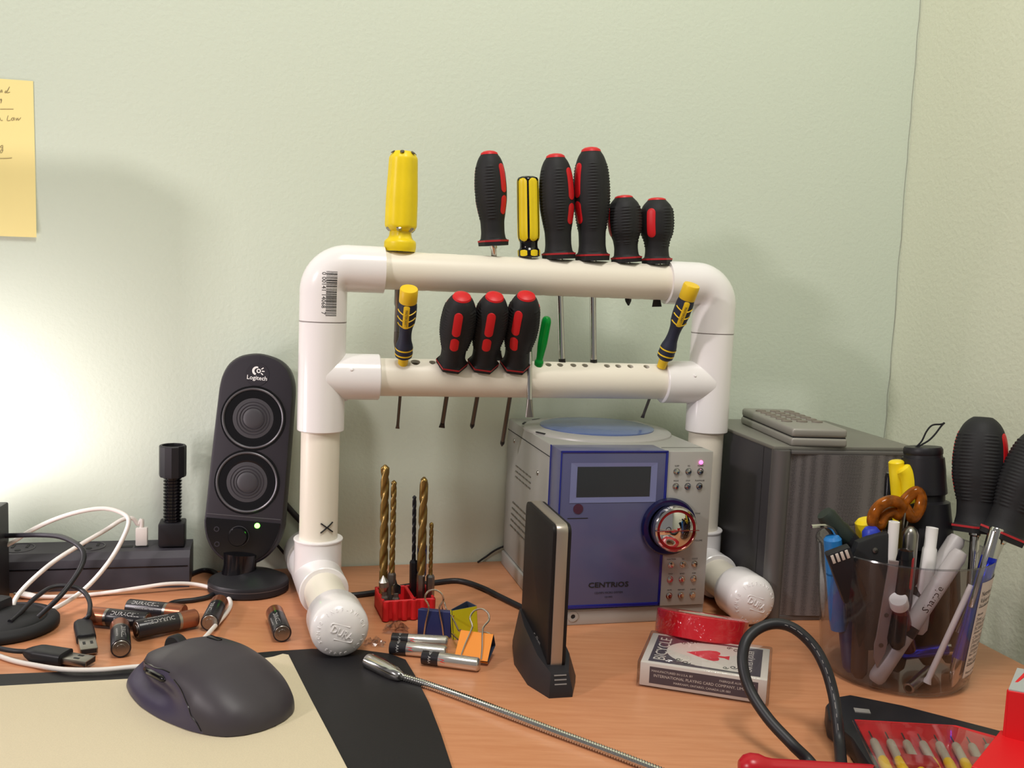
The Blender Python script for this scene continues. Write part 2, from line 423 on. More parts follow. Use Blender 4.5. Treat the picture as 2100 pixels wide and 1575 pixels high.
# feet: base tee, two stub pipes and domed caps
def foot(x, zrot, fwd, back):
    Mf = T(x, 0, 0) @ RZ(zrot); zc = 22.3
    g = G(); hollow_cyl(g, (0, -44, zc), (0, 44 if back else 19, zc), FR+0.6, PR, 44); hollow_cyl(g, (0, 0, zc+3), (0, 0, 57), FR+0.4, PR, 44)
    hollow_cyl(g, (0, 0, 55.5), (0, 0, 57.5), FR+1.3, PR, 44, 0.5)
    g.build('base_tee', m_pvc, rack, Mf, smooth=40)
    for s, L in ((-1, fwd), (1, back)):
        if not L: continue
        g = G(); hollow_cyl(g, (0, s*40, zc), (0, s*(L-20), zc), PR, PR-3, 40); g.build('stub_pipe', m_pipe, rack, Mf)
        RC = 22.2
        prof = [(PR, -14), (RC-0.8, -14), (RC-0.2, -13)]
        prof += [(RC, 12)]+[(RC*math.sin(PI/2*(1-k/10))**0.8 if k < 10 else 0.05, 12+13*math.sin(PI/2*k/10)**1.0) for k in range(1, 11)]
        Mc = Mf @ T(0, s*(L-25), zc) @ (RX(90) if s < 0 else RX(-90))
        cap = G().lathe(prof, 44).build('cap', m_pvc, rack, Mc, smooth=50)
        if s < 0:
            def dome(p, lift=0.0):
                r = math.hypot(p.x, p.y); k = 1-(2/PI)*math.asin(min(1, (min(r, RC*0.999)/RC)**1.25))
                return Vector((p.x, p.y, 12+13*math.sin(PI/2*k)+p.z-0.1))
            g = G(); g.text('DURA', 7.6, fn=lambda p: dome(Matrix.Rotation(math.radians(-28), 4, 'Z') @ p), ext=0.7, sx=0.85)
            for q in ([(-9, 4.2), (-7.5, 6.3), (5, 5.2)], [(9, -4.2), (7.5, -6.3), (-5, -5.2)]):
                g.tube([dome(RZ(-12) @ Vector((a, b_, 0))) for a, b_ in q], 0.6, 6, sm=4)
            txt = 'NSF-PW-G1 PVC1 D2466 SCH40 1'
            for i, ch in enumerate(txt):
                if ch == ' ': continue
                a = 2.0-2*PI*i/len(txt)
                g.text(ch, 3.4, fn=lambda p, a=a: dome(Vector((math.cos(a)*(17+p.y)+math.sin(a)*p.x, math.sin(a)*(17+p.y)-math.cos(a)*p.x, p.z))), ext=0.45)
            g.build('embossed_lettering', m_pvc, cap, smooth=0)
foot(0, 4.3, 143, 90)
foot(WR, -1.0, 122, None)

# ------------------------------------------------------------------ screwdrivers
def hexf(r, th, k):
    a = (th % (PI/3))-PI/6; h = 0.92*r/math.cos(a)*0.98; return r*(1-k)+h*k
PROF = [(0, .90), (.05, .92), (.075, .80), (.16, .74), (.24, .75), (.36, .86), (.5, .98), (.62, 1.0), (.75, .96), (.86, .85), (.93, .70), (.975, .52), (1.0, .36)]
STUB = [(0, .86), (.07, .88), (.11, .74), (.22, .70), (.32, .74), (.48, .95), (.62, 1.0), (.78, .97), (.88, .84), (.95, .62), (1.0, .42)]
def black_driver(o, L, R, pads, grips, shank, tip, tipL, rs, stub=False, top=True, ms=None):
    tab = STUB if stub else PROF
    fl = 0.07 if stub else 0.05
    def surf(th, z):
        k = z/L; r = interp(tab, k)*R
        hx = max(0, min(1, (fl+0.03-k)/0.03)); return hexf(r, th, hx)
    def rf(th, z, r):
        q = surf(th, z); k = z/L
        if 0.27 < k < 0.86:
            for gt in grips:
                d = abs((th-gt+PI) % (2*PI)-PI)
                if d < 0.26: q += 0.8*(0.5+0.5*math.sin(z*2*PI/2.6))*min(1, (0.26-d)/0.05)*(1 if int(th*14) % 2 else 0.75)
        return q
    nz = int(L/0.62); prof = [(1, L*i/nz) for i in range(nz+1)]
    hd = G().lathe(prof, 60, rf=rf).build('handle', m_rub, o, smooth=60)
    for th in pads:
        if stub: G().patch(surf, th, L*.40, L*.84, R*.26, 0.5).build('grip_pad', m_red, hd)
        else:
            G().patch(surf, th, L*.56, L*.87, R*.25, 0.5).build('grip_pad', m_red, hd); G().patch(surf, th, L*.33, L*.53, R*.25, 0.5).build('grip_pad', m_red, hd)
    if top:
        r = interp(tab, .972)*R
        G().lathe([(r*1.03, L*.972), (r*.95, L*.992), (r*.66, L*1.008), (r*.3, L*1.014), (0.05, L*1.015)], 32, cap0=False).build('end_cap', m_red, hd)
    ring = [(surf(th_ := 2*PI*j/36, L*fl*1.0)+0.25) for j in range(36)]
    g = G(); rr = []
    for dz in (-0.8, 0.8): rr.append([Vector((ring[j]*math.cos(2*PI*j/36), ring[j]*math.sin(2*PI*j/36), L*fl+dz)) for j in range(36)])
    g.rings(rr, cap0=False, cap1=False); g.build('band', m_redd, hd)
    shank_part(o, shank, tip, tipL, rs, m_dsteel if rs < 2.2 else None)
def shank_part(o, L, tip, tipL, rs, m=None, mt=None):
    G().lathe([(rs*1.25, 3), (rs*1.25, -2), (rs, -3), (rs, -L+tipL)], 16).build('shank', m or m_chrome, o)
    g = G()
    if tip == 'flat':
        g.lathe([(rs*1.02, -L+tipL), (rs*1.02, -L+tipL*.8)], 16)
        R = []
        for k in range(6):
            t = k/5; w = rs*(1+0.45*t); d = rs*(1-0.8*t); z = -L+tipL*.8*(1-t)
            R.append([Vector((math.copysign(abs(math.cos(a))**.6, math.cos(a))*w, math.copysign(abs(math.sin(a))**.6, math.sin(a))*d, z)) for a in [2*PI*j/16 for j in range(16)]])
        g.rings(R)
    else:
        def rf(th, z, r): return r*(1-0.28*abs(math.sin(2*th))*min(1, max(0, (-L+tipL*.75-z)/2)))
        g.lathe([(rs*1.05, -L+tipL), (rs*1.05, -L+tipL*.55), (rs*.95, -L+tipL*.4), (rs*.25, -L)], 24, rf=rf)
    g.build('tip', mt or m_tip, o)
UP = 'screwdrivers on the upper rail'; LO = 'screwdrivers on the lower rail'
def rpt(px, py, y=0): return RACK_M @ rk(px, py, y)
def rest(base, d): return base
# upper row: base and top pixels give the lean
def upright(bx, by, tx, ty, y=0.0, ytop=None):
    p0, p1 = rpt(bx, by, y), rpt(tx, ty, y if ytop is None else ytop)
    if ytop is None and by > 508: p0.z = ZT+PR+.2
    return p0, p1, (p1-p0).length
def placed(p0, p1, twist):
    z = (p1-p0).normalized(); x = Vector((1, 0, 0)); x = (x-z*x.dot(z)).normalized(); yv = z.cross(x)
    M = Matrix((x, yv, z)).transposed().to_4x4(); M.translation = p0
    return M @ RZ(twist)
def black_at(name, label, group, pix, R, pads, grips, tip, tipx, rs, tipL=10, stub=False, y=0, ytop=None, top=True, Lsh=None, clampz=None):
    p0, p1, L = upright(*pix, y=y, ytop=ytop)
    o = thing(name, label, 'screwdriver', placed(p0, p1, 0), group)
    black_driver(o, L, R, pads, grips, Lsh, tip, tipL, rs, stub, top); return o
A = math.radians
# angle convention: -90 deg faces the viewer
black_at('screwdriver', 'black and red screwdriver raised above upper rail, chrome shank showing under its handle', UP, (1012, 504, 1003, 312), 14.2, [A(-34), A(160)], [A(-90), A(-160), A(30), A(150)], 'flat', None, 2.6, Lsh=104)
black_at('screwdriver', 'black and red screwdriver with bent-looking chrome flat blade, right of the striped yellow one', UP, (1146, 529, 1139, 318), 16.0, [A(-36), A(150)], [A(-80), A(-155), A(20), A(60), A(150)], 'flat', None, 3.1, Lsh=101)
black_at('screwdriver', 'tallest black and red screwdriver on upper rail, cross-head tip with black end', UP, (1215, 532, 1212, 305), 16.6, [A(-146), A(30)], [A(-88), A(-20), A(20), A(160)], 'cross', None, 3.1, Lsh=101)
black_at('stubby_screwdriver', 'stubby black screwdriver between the tall one and the rightmost stubby', UP, (1285, 538, 1279, 402), 15.6, [A(-172), A(20)], [A(-90), A(-30), A(20), A(-140)], 'cross', None, 2.9, Lsh=40, stub=True)
black_at('stubby_screwdriver', 'stubby black screwdriver with red front pad, rightmost on upper rail', UP, (1347, 541, 1347, 407), 15.6, [A(-118), A(60)], [A(-55), A(-5), A(185), A(60)], 'flat', None, 3.2, Lsh=40, stub=True)
# lower row, leaning towards the viewer
for pix, lab, pads, Ls, tip in (
        ((926, 748, 948, 606), 'red-topped black screwdriver leaning from lower rail, leftmost of three alike', [A(-92), A(30), A(150)], 76, 'flat'),
        ((990, 749, 1015, 606), 'red-topped black screwdriver leaning from lower rail, middle of three alike', [A(-92), A(30), A(150)], 77, 'cross'),
        ((1056, 751, 1080, 604), 'red-topped black screwdriver with longest dark shank under lower rail, rightmost of three alike', [A(-112), A(10), A(130)], 98, 'cross')):
    black_at('screwdriver', lab, LO, pix, 14.6, pads, [A(-30), A(-150), A(-5), A(175), A(90)], tip, None, 2.0, tipL=7, y=-10, ytop=-52, Lsh=Ls)
# yellow pocket-bit screwdriver
p0, p1, L = upright(820, 513, 828, 311)
yd = thing('bit_screwdriver', 'fluted all-yellow screwdriver holding bits in its collar, at left of upper rail', 'screwdriver', placed(p0, p1, 0), UP)
RY_ = 14.2
YT = [(0, .93), (.05, .98), (.09, .97), (.13, .80), (.16, .72), (.2, .70), (.215, .82), (.26, .98), (.5, .97), (.8, .9), (.93, .87), (.97, .75), (1.0, .62)]
def yrf(th, z, r):
    k = z/L; q = interp(YT, k)*RY_
    if k > .21: q *= 1-0.055*(0.5+0.5*math.cos(6*th+PI*1.0))**2*min(1, (k-.21)/.06)
    elif .12 < k < .215: q *= 1-0.10*(0.5+0.5*math.cos(6*th))
    return q
hd = G().lathe([(1, L*i/80) for i in range(81)]+[(1, L)], 72, rf=yrf).build('handle', m_yel, yd, smooth=60)
for j in range(6):
    a = A(-90+60*j); G().lathe([(2.6, 0), (2.6, 3.4), (1.6, 3.8)], 6, Matrix.Rotation(a, 4, 'Z') @ T(RY_*.66, 0, L*.215) @ RY(48)).build('stored_bit', m_steel, hd)
    a = A(-90+60*j); G().lathe([(1.9, 0), (1.9, 0.6), (0.3, 0.6)], 10, Matrix.Rotation(a, 4, 'Z') @ T(RY_*.70, 0, L*.985) @ RY(35)).build('bit_hole', m_dsteel, hd)
G().lathe([(3.0, 2), (3.0, -8), (3.3, -8), (3.3, -46), (2.4, -48), (2.4, -70)], 18).build('shank', m_steel, yd)
g = G(); g.lathe([(2.3, -70), (2.3, -79), (1.8, -82), (.4, -88)], 12); g.build('tip', m_dsteel, yd)
# striped yellow and black screwdriver with a long chrome shank that hangs in front of the lower rail
p0, p1, L = upright(1085, 524, 1082, 362)
sd = thing('striped_screwdriver', 'yellow and black striped screwdriver whose long chrome shank hangs before lower rail', 'screwdriver', placed(p0, p1, 0) @ T(0, 0, 0), UP)
R0 = 10.2
def srf(th, z, r):
    k = z/L; q = interp([(0, .78), (.02, .95), (.09, .97), (.115, .82), (.16, .78), (.2, .8), (.23, .95), (.3, 1.0), (.95, .97), (.985, .86), (1, .6)], k)*R0
    if k > .23: q *= 1-.08*(0.5+0.5*math.cos(6*th))**3
    return q
hd = G().lathe([(1, L*i/60) for i in range(61)], 60, rf=srf).build('handle', m_blkg, sd, smooth=50)
for j in range(6):
    a = A(-60+60*j); G().patch(lambda t_, z_: srf(t_, z_, 0), a-A(0), L*.2, L*.975, 4.0, 0.35, rnd=0.8).build('stripe', m_yel, hd)
    G().patch(lambda t_, z_: srf(t_, z_, 0), a, L*.018, L*.095, 3.6, 0.35, rnd=0.3).build('stripe', m_yel, hd)
tipw = rpt(1086, 856, -20); inv = placed(p0, p1, 0).inverted(); tl = inv @ tipw
Lsh = tl.length; d = tl.normalized()
Msh = along(Vector((0, 0, 0)), tl)
g = G(); g.lathe([(2.5, -4), (2.5, Lsh-16)], 16); g.build('shank', m_chrome, sd, Msh)
g = G()
R = []
for k in range(6):
    t_ = k/5; w = 2.5*(1+.5*t_); dd = 2.5*(1-.8*t_)
    R.append([Vector((math.cos(a)*w, math.sin(a)*dd, Lsh-16+16*t_)) for a in [2*PI*j/16 for j in range(16)]])
g.rings(R); g.build('tip', m_steel, sd, Msh)
# precision drivers, yellow and navy
def precision(pix, label, Lsh, yb, yt):
    p0, p1, L = upright(*pix, y=yb, ytop=yt)
    o = thing('precision_screwdriver', label, 'screwdriver', placed(p0, p1, 0), LO)
    RR = 8.0
    tab = [(0, .52), (.10, .60), (.105, .88), (.16, .95), (.25, .93), (.34, .72), (.42, .66), (.50, .72), (.58, .92), (.68, 1.0), (.78, 1.0), (.835, .92), (.84, .92), (1, .92)]
    sf = lambda th, z: interp(tab, z/L)*RR
    G().lathe([(sf(0, L*k/40), L*k/40) for k in range(4, 35)], 36).build('grip', m_navy, o)
    G().lathe([(sf(0, L*k/40), L*k/40) for k in range(0, 5)], 30).build('collar', m_yel2, o)
    r = sf(0, L*.84)*1.04
    G().lathe([(r*.9, L*.825), (r, L*.84), (r, L*.985), (r*.94, L), (0.1, L*1.004)], 36).build('swivel_cap', m_yel2, o)
    for k in (.165, .235):
        G().lathe([(sf(0, L*k)+.25, L*k-.7), (sf(0, L*k)+.25, L*k+.7)], 36, cap0=False, cap1=False).build('ring', m_yel2, o)
    lab_ = G().patch(sf, A(-90), L*.53, L*.83, 2.6, 0.25, rnd=.4).build('panel', m_yel2, o)
    for j in range(3):
        for s in (-1, 1):
            g = G(); pts = []
            for q in range(6):
                a = A(-90)+s*(0.3+q*.17); z = L*(.55+.085*j)+q*.5; rr = sf(a, z)+.15; pts.append((rr*math.cos(a), rr*math.sin(a), z))
            g.tube(pts, .55, 5, sm=0); g.build('rib_line', m_yel2, o)
    g = G(); rr = sf(0, L*.68)+.45
    g.text('MASTERCRAFT', 3.0, fn=lambda p: Vector(((rr+p.z*.1)*math.sin((p.y)/rr), -(rr+p.z*.1)*math.cos(p.y/rr), L*.68-p.x)), ext=.02, sx=.8); g.build('lettering', m_navy, lab_, smooth=0)
    shank_part(o, Lsh, 'flat', 5, 1.35, m_dsteel, m_dsteel); return o
precision((826, 748, 839, 592), 'yellow and navy precision screwdriver at left end of lower rail', 70, -9, -45)
precision((1356, 753, 1419, 584), 'yellow and navy precision screwdriver leaning right at right end of lower rail', 56, -9, -42)
# green mini driver
p0, p1, L = upright(1104, 750, 1122, 650, y=-8, ytop=-22)
gd = thing('mini_screwdriver', 'small clear green screwdriver in the lower rail', 'screwdriver', placed(p0, p1, 0), LO)
def grf(th, z, r):
    k = z/L; q = interp([(0, 3.8), (.09, 4.2), (.13, 3.2), (.25, 3.6), (.5, 4.6), (.9, 4.6), (.97, 3.8), (1, 2.4)], k)
    return q*(1-.10*(.5+.5*math.cos(6*th))**2) if k > .15 else q
G().lathe([(1, L*i/40) for i in range(41)], 36, rf=grf).build('handle', m_green, gd)
shank_part(gd, 30, 'flat', 5, 1.2, m_steel, m_steel)
# ------------------------------------------------------------------ black two-driver speaker
m_spk = mat('speaker_satin_black', (44, 41, 47), 0.42, spec=0.45)
m_ring = mat('speaker_grey_ring', (92, 90, 94), 0.35, 0.4)
m_cone = mat('speaker_cone', (58, 56, 60), 0.5)
spc = on_z(512, 1206)
SPM = T(spc.x, spc.y-4, 0) @ RZ(3) @ Matrix.Scale(1.04, 4)
sp = thing('desktop_speaker', 'tall black desktop speaker with two round drivers and green light', 'speaker', SPM)
base = G().lathe([(0.1, 0), (33, 0), (34.5, 1.5), (34.5, 8), (33.5, 10), (26, 13.5), (14, 16), (10, 17), (0.1, 17)], 56, M=Matrix.Diagonal((1, 0.92, 1, 1)), cap0=False).build('base', m_blk, sp)
G().lathe([(34.7, 6.3), (34.7, 6.9)], 56, M=Matrix.Diagonal((1, 0.92, 1, 1)), cap0=False, cap1=False).build('base_groove', m_ring, base)
BODY = T(-8.5, 4, 21) @ RY(3.4) @ RX(-6)
G().lathe([(15, -9), (14, 0), (15, 10)], 32, BODY).build('neck', m_blkg, sp)
def outline(k=1.0, d=0.0):
    pts = [(-34, 44), (-34.2, 34), (-31, 21), (-25, 11), (-16, 3.5), (-6, 0), (6, 0), (16, 3.5), (25, 11), (31, 21), (34.2, 34), (34.2, 44), (33.6, 90), (32.6, 140), (32, 156), (30, 166), (25.5, 175), (18, 181.5), (9, 184.8), (0, 186), (-9, 184.8), (-18, 181.5), (-25.5, 175), (-30, 166), (-32, 156), (-32.6, 140), (-33.6, 90)]
    P = cr([Vector((x, z, 0)) for x, z in pts], 3, True)
    return [Vector((p.x*k+math.copysign(min(abs(p.x), d), -p.x), 93+(p.y-93)*(1-d/93), 0)) for p in P]
R = []
for y, d in ((-1.5, 3.2), (-3.2, 1.2), (0, 0), (14, 0.3), (30, 3.5), (44, 9), (50, 14)):
    R.append([Vector((p.x, y, p.y)) for p in outline(1, d)])
R[0] = [Vector((p.x, -3.6, p.z)) for p in R[0]]
G().rings(R).build('cabinet', m_spk, sp, BODY, smooth=40)
# glossy lower control panel
lowp = [p for p in outline(1, 2.2) if p.y < 42]
lo = sorted(lowp, key=lambda p: math.atan2(p.y-30, p.x))
poly = [(-31.8, 43)]+[(p.x, p.y) for p in outline(1, 2.2) if p.y < 40 and True]+[(31.8, 43)]
cx0 = [(p.x, p.y) for p in outline(1, 2.2)]
ctl = [q for q in cx0 if q[1] < 42.5]
i0 = max(range(len(ctl)), key=lambda i: math.hypot(ctl[i][0]-ctl[i-1][0], ctl[i][1]-ctl[i-1][1])); ctl = ctl[i0:]+ctl[:i0]
panel = G().prism(ctl, 0, 0.8, 0.3, 1, M=T(0, -3.6, 0) @ FRONT).build('control_panel', m_blkg, sp, BODY)
G().box(-32, 32, -3.9, -3.5, 42.4, 43.1).build('panel_seam', m_ring, sp, BODY)
for zc in (129, 73):
    Md = BODY @ T(0, -3.6, zc) @ FRONT
    d = G().lathe([(28.5, 0), (28.2, 0.3), (26.4, 0.3), (26.4, 0)], 56).build('driver_recess', m_blkg, sp, Md)
    G().lathe([(26.6, 0), (26.6, 1.4), (25.9, 1.9), (25.0, 1.5), (24.6, 0.2)], 64, cap0=False, cap1=False).build('trim_ring', m_ring, sp, Md)
    G().lathe([(24.6, 0.5), (24.0, 0.4), (21, 0.9), (18.2, 0.35), (17, 0.3)], 56, cap0=False, cap1=False).build('surround', m_blkg, sp, Md)
    cn = G().lathe([(17.6, 0.45), (16.6, 0.6), (9, 0.15), (8.4, 0.5), (6, 1.0), (3, 1.3), (0.1, 1.35)], 48, cap0=False).build('cone', m_cone, sp, Md)
    for r in (14.5, 12, 9.6): G().lathe([(r, 0.5), (r, 0.75), (r-.5, 0.75), (r-.5, 0.5)], 48, closed=True).build('cone_ridge', m_spk, cn, smooth=0)
lg = BODY @ T(0, -4.05, 168) @ FRONT
badge = G().lathe([(0.1, 0.05), (10, 0.05), (10, -0.2)], 40, cap0=False).build('badge', m_spk, sp, BODY @ T(0, -3.95, 167.5) @ FRONT)
g = G(); g.text('Logitech', 5.2, T(0, -3.6, 0.1), ext=0.08, bold=0.06)
arc = [(3.9*math.cos(a), 3.9*math.sin(a)) for a in [A(75+k*15) for k in range(13)]]+[(0.6+2.5*math.cos(a), 2.5*math.sin(a)) for a in [A(255-k*15) for k in range(13)]]
g.prism(arc, 0, 0.2, M=T(-0.9, 2.6, 0))
g.lathe([(1.9, 0), (1.9, .2), (1.0, .2), (1.0, 0)], 20, T(0.9, 2.7, 0), closed=True)
for a in (38, 0, -38): g.box(2.7, 5.0, -.45, .45, 0, .2, M=T(0.9, 2.7, 0) @ RZ(a))
g.build('logo', m_white, sp, lg, smooth=0)
pn = BODY @ T(0, -4.3, 0) @ FRONT
G().lathe([(8.2, 0), (8.2, 5), (7.6, 6), (0.1, 6)], 40, pn @ T(-2.5, 25.5, 0)).build('volume_knob', m_blkg, sp)
G().lathe([(8.9, 0), (8.9, .5), (8.5, .5), (8.5, 0)], 40, pn @ T(-2.5, 25.5, 0), closed=True).build('knob_ring', m_ring, sp)
for x, z in ((-22, 30), (-20.5, 17)): G().lathe([(2.4, 0), (2.4, .5), (1.5, .5), (1.5, -0.2)], 20, pn @ T(x, z, 0), cap0=False).build('headphone_jack', m_spk, sp)
G().lathe([(2.3, 0), (2.3, .8), (1.4, 1.5), (0.1, 1.7)], 20, pn @ T(12.5, 36, 0)).build('power_light', mat('green_led', (90, 255, 60), 0.4, emit=14), sp)

# cables behind the speaker
def cable(name, label, pts, r, m, cat='cable', seg=10, sm=6, group=None, flat=1.0):
    g = G(); g.tube(pts, r, seg, sm=sm, flat=flat); o = g.build(name, m, smooth=60); return tag(o, label, cat, group)
m_cord = mat('black_cord', (26, 25, 30), 0.45)
def zc(*q): return [on_z(x, y, z) for x, y, z in q]
cable('speaker_cord', 'thick black cord slanting down the wall between speaker and rack', [on_pl(545, 985, WALL_P-V*5, V), on_pl(582, 1030, WALL_P-V*5, V), on_pl(618, 1070, WALL_P-V*5, V), on_pl(655, 1106, WALL_P-V*5, V)], 2.9, m_cord)
cable('thin_cord', 'thin black cord passing behind the left rack foot', [on_pl(540, 1090, WALL_P-V*4, V), on_pl(566, 1115, WALL_P-V*4, V), on_pl(592, 1144, WALL_P-V*4, V), on_z(630, 1172, 1.5)], 1.4, m_cord)
cable('wall_cord', 'thin black cord climbing the wall left of the stereo', [on_z(980, 1153, 1.2), on_pl(996, 1142, WALL_P-V*3, V), on_pl(1020, 1126, WALL_P-V*3, V), on_pl(1060, 1110, WALL_P-V*3, V)], 1.0, m_cord)
cable('black_cable', 'black cord curving across desk from rack foot past drill bits to the drive dock', zc((690, 1222, 2.6), (730, 1220, 2.6), (775, 1214, 2.6), (830, 1203, 2.6), (890, 1195, 2.6), (940, 1191, 2.6), (985, 1204, 2.6), (1030, 1226, 2.6), (1075, 1248, 2.6), (1098, 1258, 2.6)), 2.6, m_cord)
cable('coiled_cord', 'black cord looping on desk between power strip and speaker base', zc((330, 1262, 2.2), (352, 1237, 2.2), (400, 1230, 2.2), (432, 1222, 2.2), (450, 1205, 2.2), (450, 1188, 2.2), (440, 1174, 2.2), (420, 1169, 2.2), (400, 1174, 2.2), (380, 1184, 2.2)), 2.2, m_cord)

# ------------------------------------------------------------------ power strip
m_strip = mat('strip_black', (58, 55, 62), 0.5, bump=0.08, bscale=1500)
s0, s1 = on_z(385, 1207), on_z(30, 1219)
sa = math.degrees(math.atan2(s0.y-s1.y, s0.x-s1.x))
STM = T(s0.x, s0.y+4, 0) @ RZ(sa)             # x runs left as negative, y to the wall
strip = thing('power_strip', 'long black power strip on the desk at the foot of the wall', 'power strip', STM)
Ls = 330
prof = [(0, 0), (0, 20), (2.5, 27), (8, 32.5), (40, 34), (44, 31), (44, 0)]
g = G(); R = [[Vector((x, y, z)) for y, z in prof] for x in (-Ls, 0)]
g.rings(R); g.build('housing', m_strip, strip, smooth=20)
G().box(-Ls+2, -1.5, -0.4, 0.5, 19.6, 20.6).build('side_groove', m_blkg, strip)
def tz(y): return 32.5+(y-8)*1.5/32+0.05
def outlet(x, y, rot):
    Mo = T(x, y, tz(y)) @ RX(2.7) @ RZ(rot)
    f = G().lathe([(13, -0.2), (13, 0.5), (12.2, 0.5), (12.2, -0.2)], 32, Mo, closed=True).build('socket', m_ring, strip)
    for dx in (-6, 6): G().box(dx-1.2, dx+1.2, 0.5, 8, 0, 0.35, M=Mo).build('slot', m_ink, f)
    G().lathe([(2.6, 0), (2.6, .35), (.1, .35)], 16, Mo @ T(0, -6, 0)).build('ground_hole', m_ink, f)
for x in (-147, -88): outlet(x, 25, 0)
for x in (-57, -43.5): G().box(x-6, x+6, 19, 25, tz(22)-.5, tz(22)+.3, 0.3).build('usb_port', m_ink, strip)
# flexible neck plug standing on the strip
na0 = STM @ Vector((-17, 24, 34)); 
neck = thing('flexible_adapter', 'black ribbed flexible-neck plug adapter standing in the power strip', 'adapter', STM @ T(-17, 24, 34))
G().box(-11.5, 11.5, -11, 11, 0, 22, 1.5).build('plug_block', m_blk, neck)
prof = [(9, 20)]
for k in range(14):
    z = 22+k*3.05; prof += [(6.8, z), (8.2, z+.6), (8.2, z+1.7), (6.8, z+2.3)]
G().lathe(prof+[(7, 66)], 28).build('ribbed_neck', m_blkg, neck, smooth=30)
G().lathe([(8, 63.5), (11.6, 64), (12, 66), (12, 92), (11.4, 93), (9.6, 93), (9.4, 91), (9.4, 72), (.1, 72)], 12).build('lamp_socket', m_blk, neck, smooth=25)
# white charging cable plugged in
wc = thing('charging_cable', 'white cable looping up from its plug in the power strip', 'cable')
ppl = STM @ Vector((-43.5, 22, 34))
Mi = STM @ T(-43.5, 22, 34)
G().box(-5.2, 5.2, -3, 3, 0, 17, 1.2, M=Mi).build('plug', m_whc, wc)
def yy(px, py, y): return on_y(px, py, y)
yb = ppl.y
G().tube([Mi @ Vector((0, 0, 16)), Mi @ Vector((0, 0, 24)), yy(283, 1075, yb), yy(272, 1063, yb-3), yy(250, 1066, yb-8), yy(215, 1088, yb-20), yy(165, 1117, yb-40), yy(110, 1152, yb-60), yy(60, 1195, yb-85), yy(32, 1228, yb-105), yy(27, 1252, yb-115), yy(42, 1268, yb-118), yy(75, 1263, yb-110), yy(125, 1241, yb-95), yy(175, 1207, yb-70), yy(220, 1157, yb-50), yy(250, 1108, yb-38), yy(264, 1070, yb-32), yy(252, 1053, yb-30), yy(215, 1043, yb-32), yy(165, 1049, yb-38), yy(110, 1066, yb-45), yy(60, 1090, yb-52), yy(25, 1112, yb-58), yy(-30, 1140, yb-62)], 1.95, 10, sm=6).build('cord', m_whc, wc, smooth=60)
# second white cable lying on the desk, runs behind the mouse
wc2 = thing('sync_cable', 'white cable lying on desk, wandering from its small plug around behind the mouse', 'cable')
p_a, p_b = on_z(42, 1218, 4), on_z(78, 1224, 4)
G().tube([p_a, p_b], [(0, 3.6), (.5, 3.6), (1, 2.2)], 12, sm=4, flat=.7).build('connector', m_whc, wc2)
G().tube([p_a, p_a+(p_a-p_b).normalized()*5.5], 2.6, 8, sm=1, flat=.4).build('connector_tip', m_steel, wc2)
G().tube(zc((76, 1223, 4), (110, 1224, 2), (170, 1221, 1.9), (230, 1214, 3.5), (290, 1205, 6.5), (350, 1197, 8), (405, 1199, 5), (452, 1213, 1.9), (472, 1232, 1.9), (468, 1252, 2.2), (440, 1285, 5), (410, 1318, 6), (390, 1335, 5), (350, 1352, 5), (310, 1364, 5), (262, 1369, 4.6), (200, 1374, 4.6), (130, 1373, 4.4), (70, 1364, 2.2), (20, 1353, 2), (-40, 1330, 2)), 1.8, 10, sm=6).build('cord', m_whc, wc2, smooth=60)

# black adapter block at the left edge
ab = on_z(36, 1222)
pa = thing('power_adapter', 'black upright adapter block cut off by the left picture edge', 'adapter', T(ab.x, ab.y-38, 0) @ RZ(8))
g = G(); g.prism([(-66, 0), (-6, 0), (0, 6), (0, 34), (-66, 34)], 0, 84, 1.5, 2); g.box(-66, -9, 3, 32, 83, 91, 2.5); g.build('case', m_blk, pa)
G().box(-8.2, -5.4, 0.6, 3.6, 4, 74).build('edge_groove', m_blkg, pa)
G().box(-30, -18, -.5, .3, 16, 20, .2).build('latch', m_grey, pa)
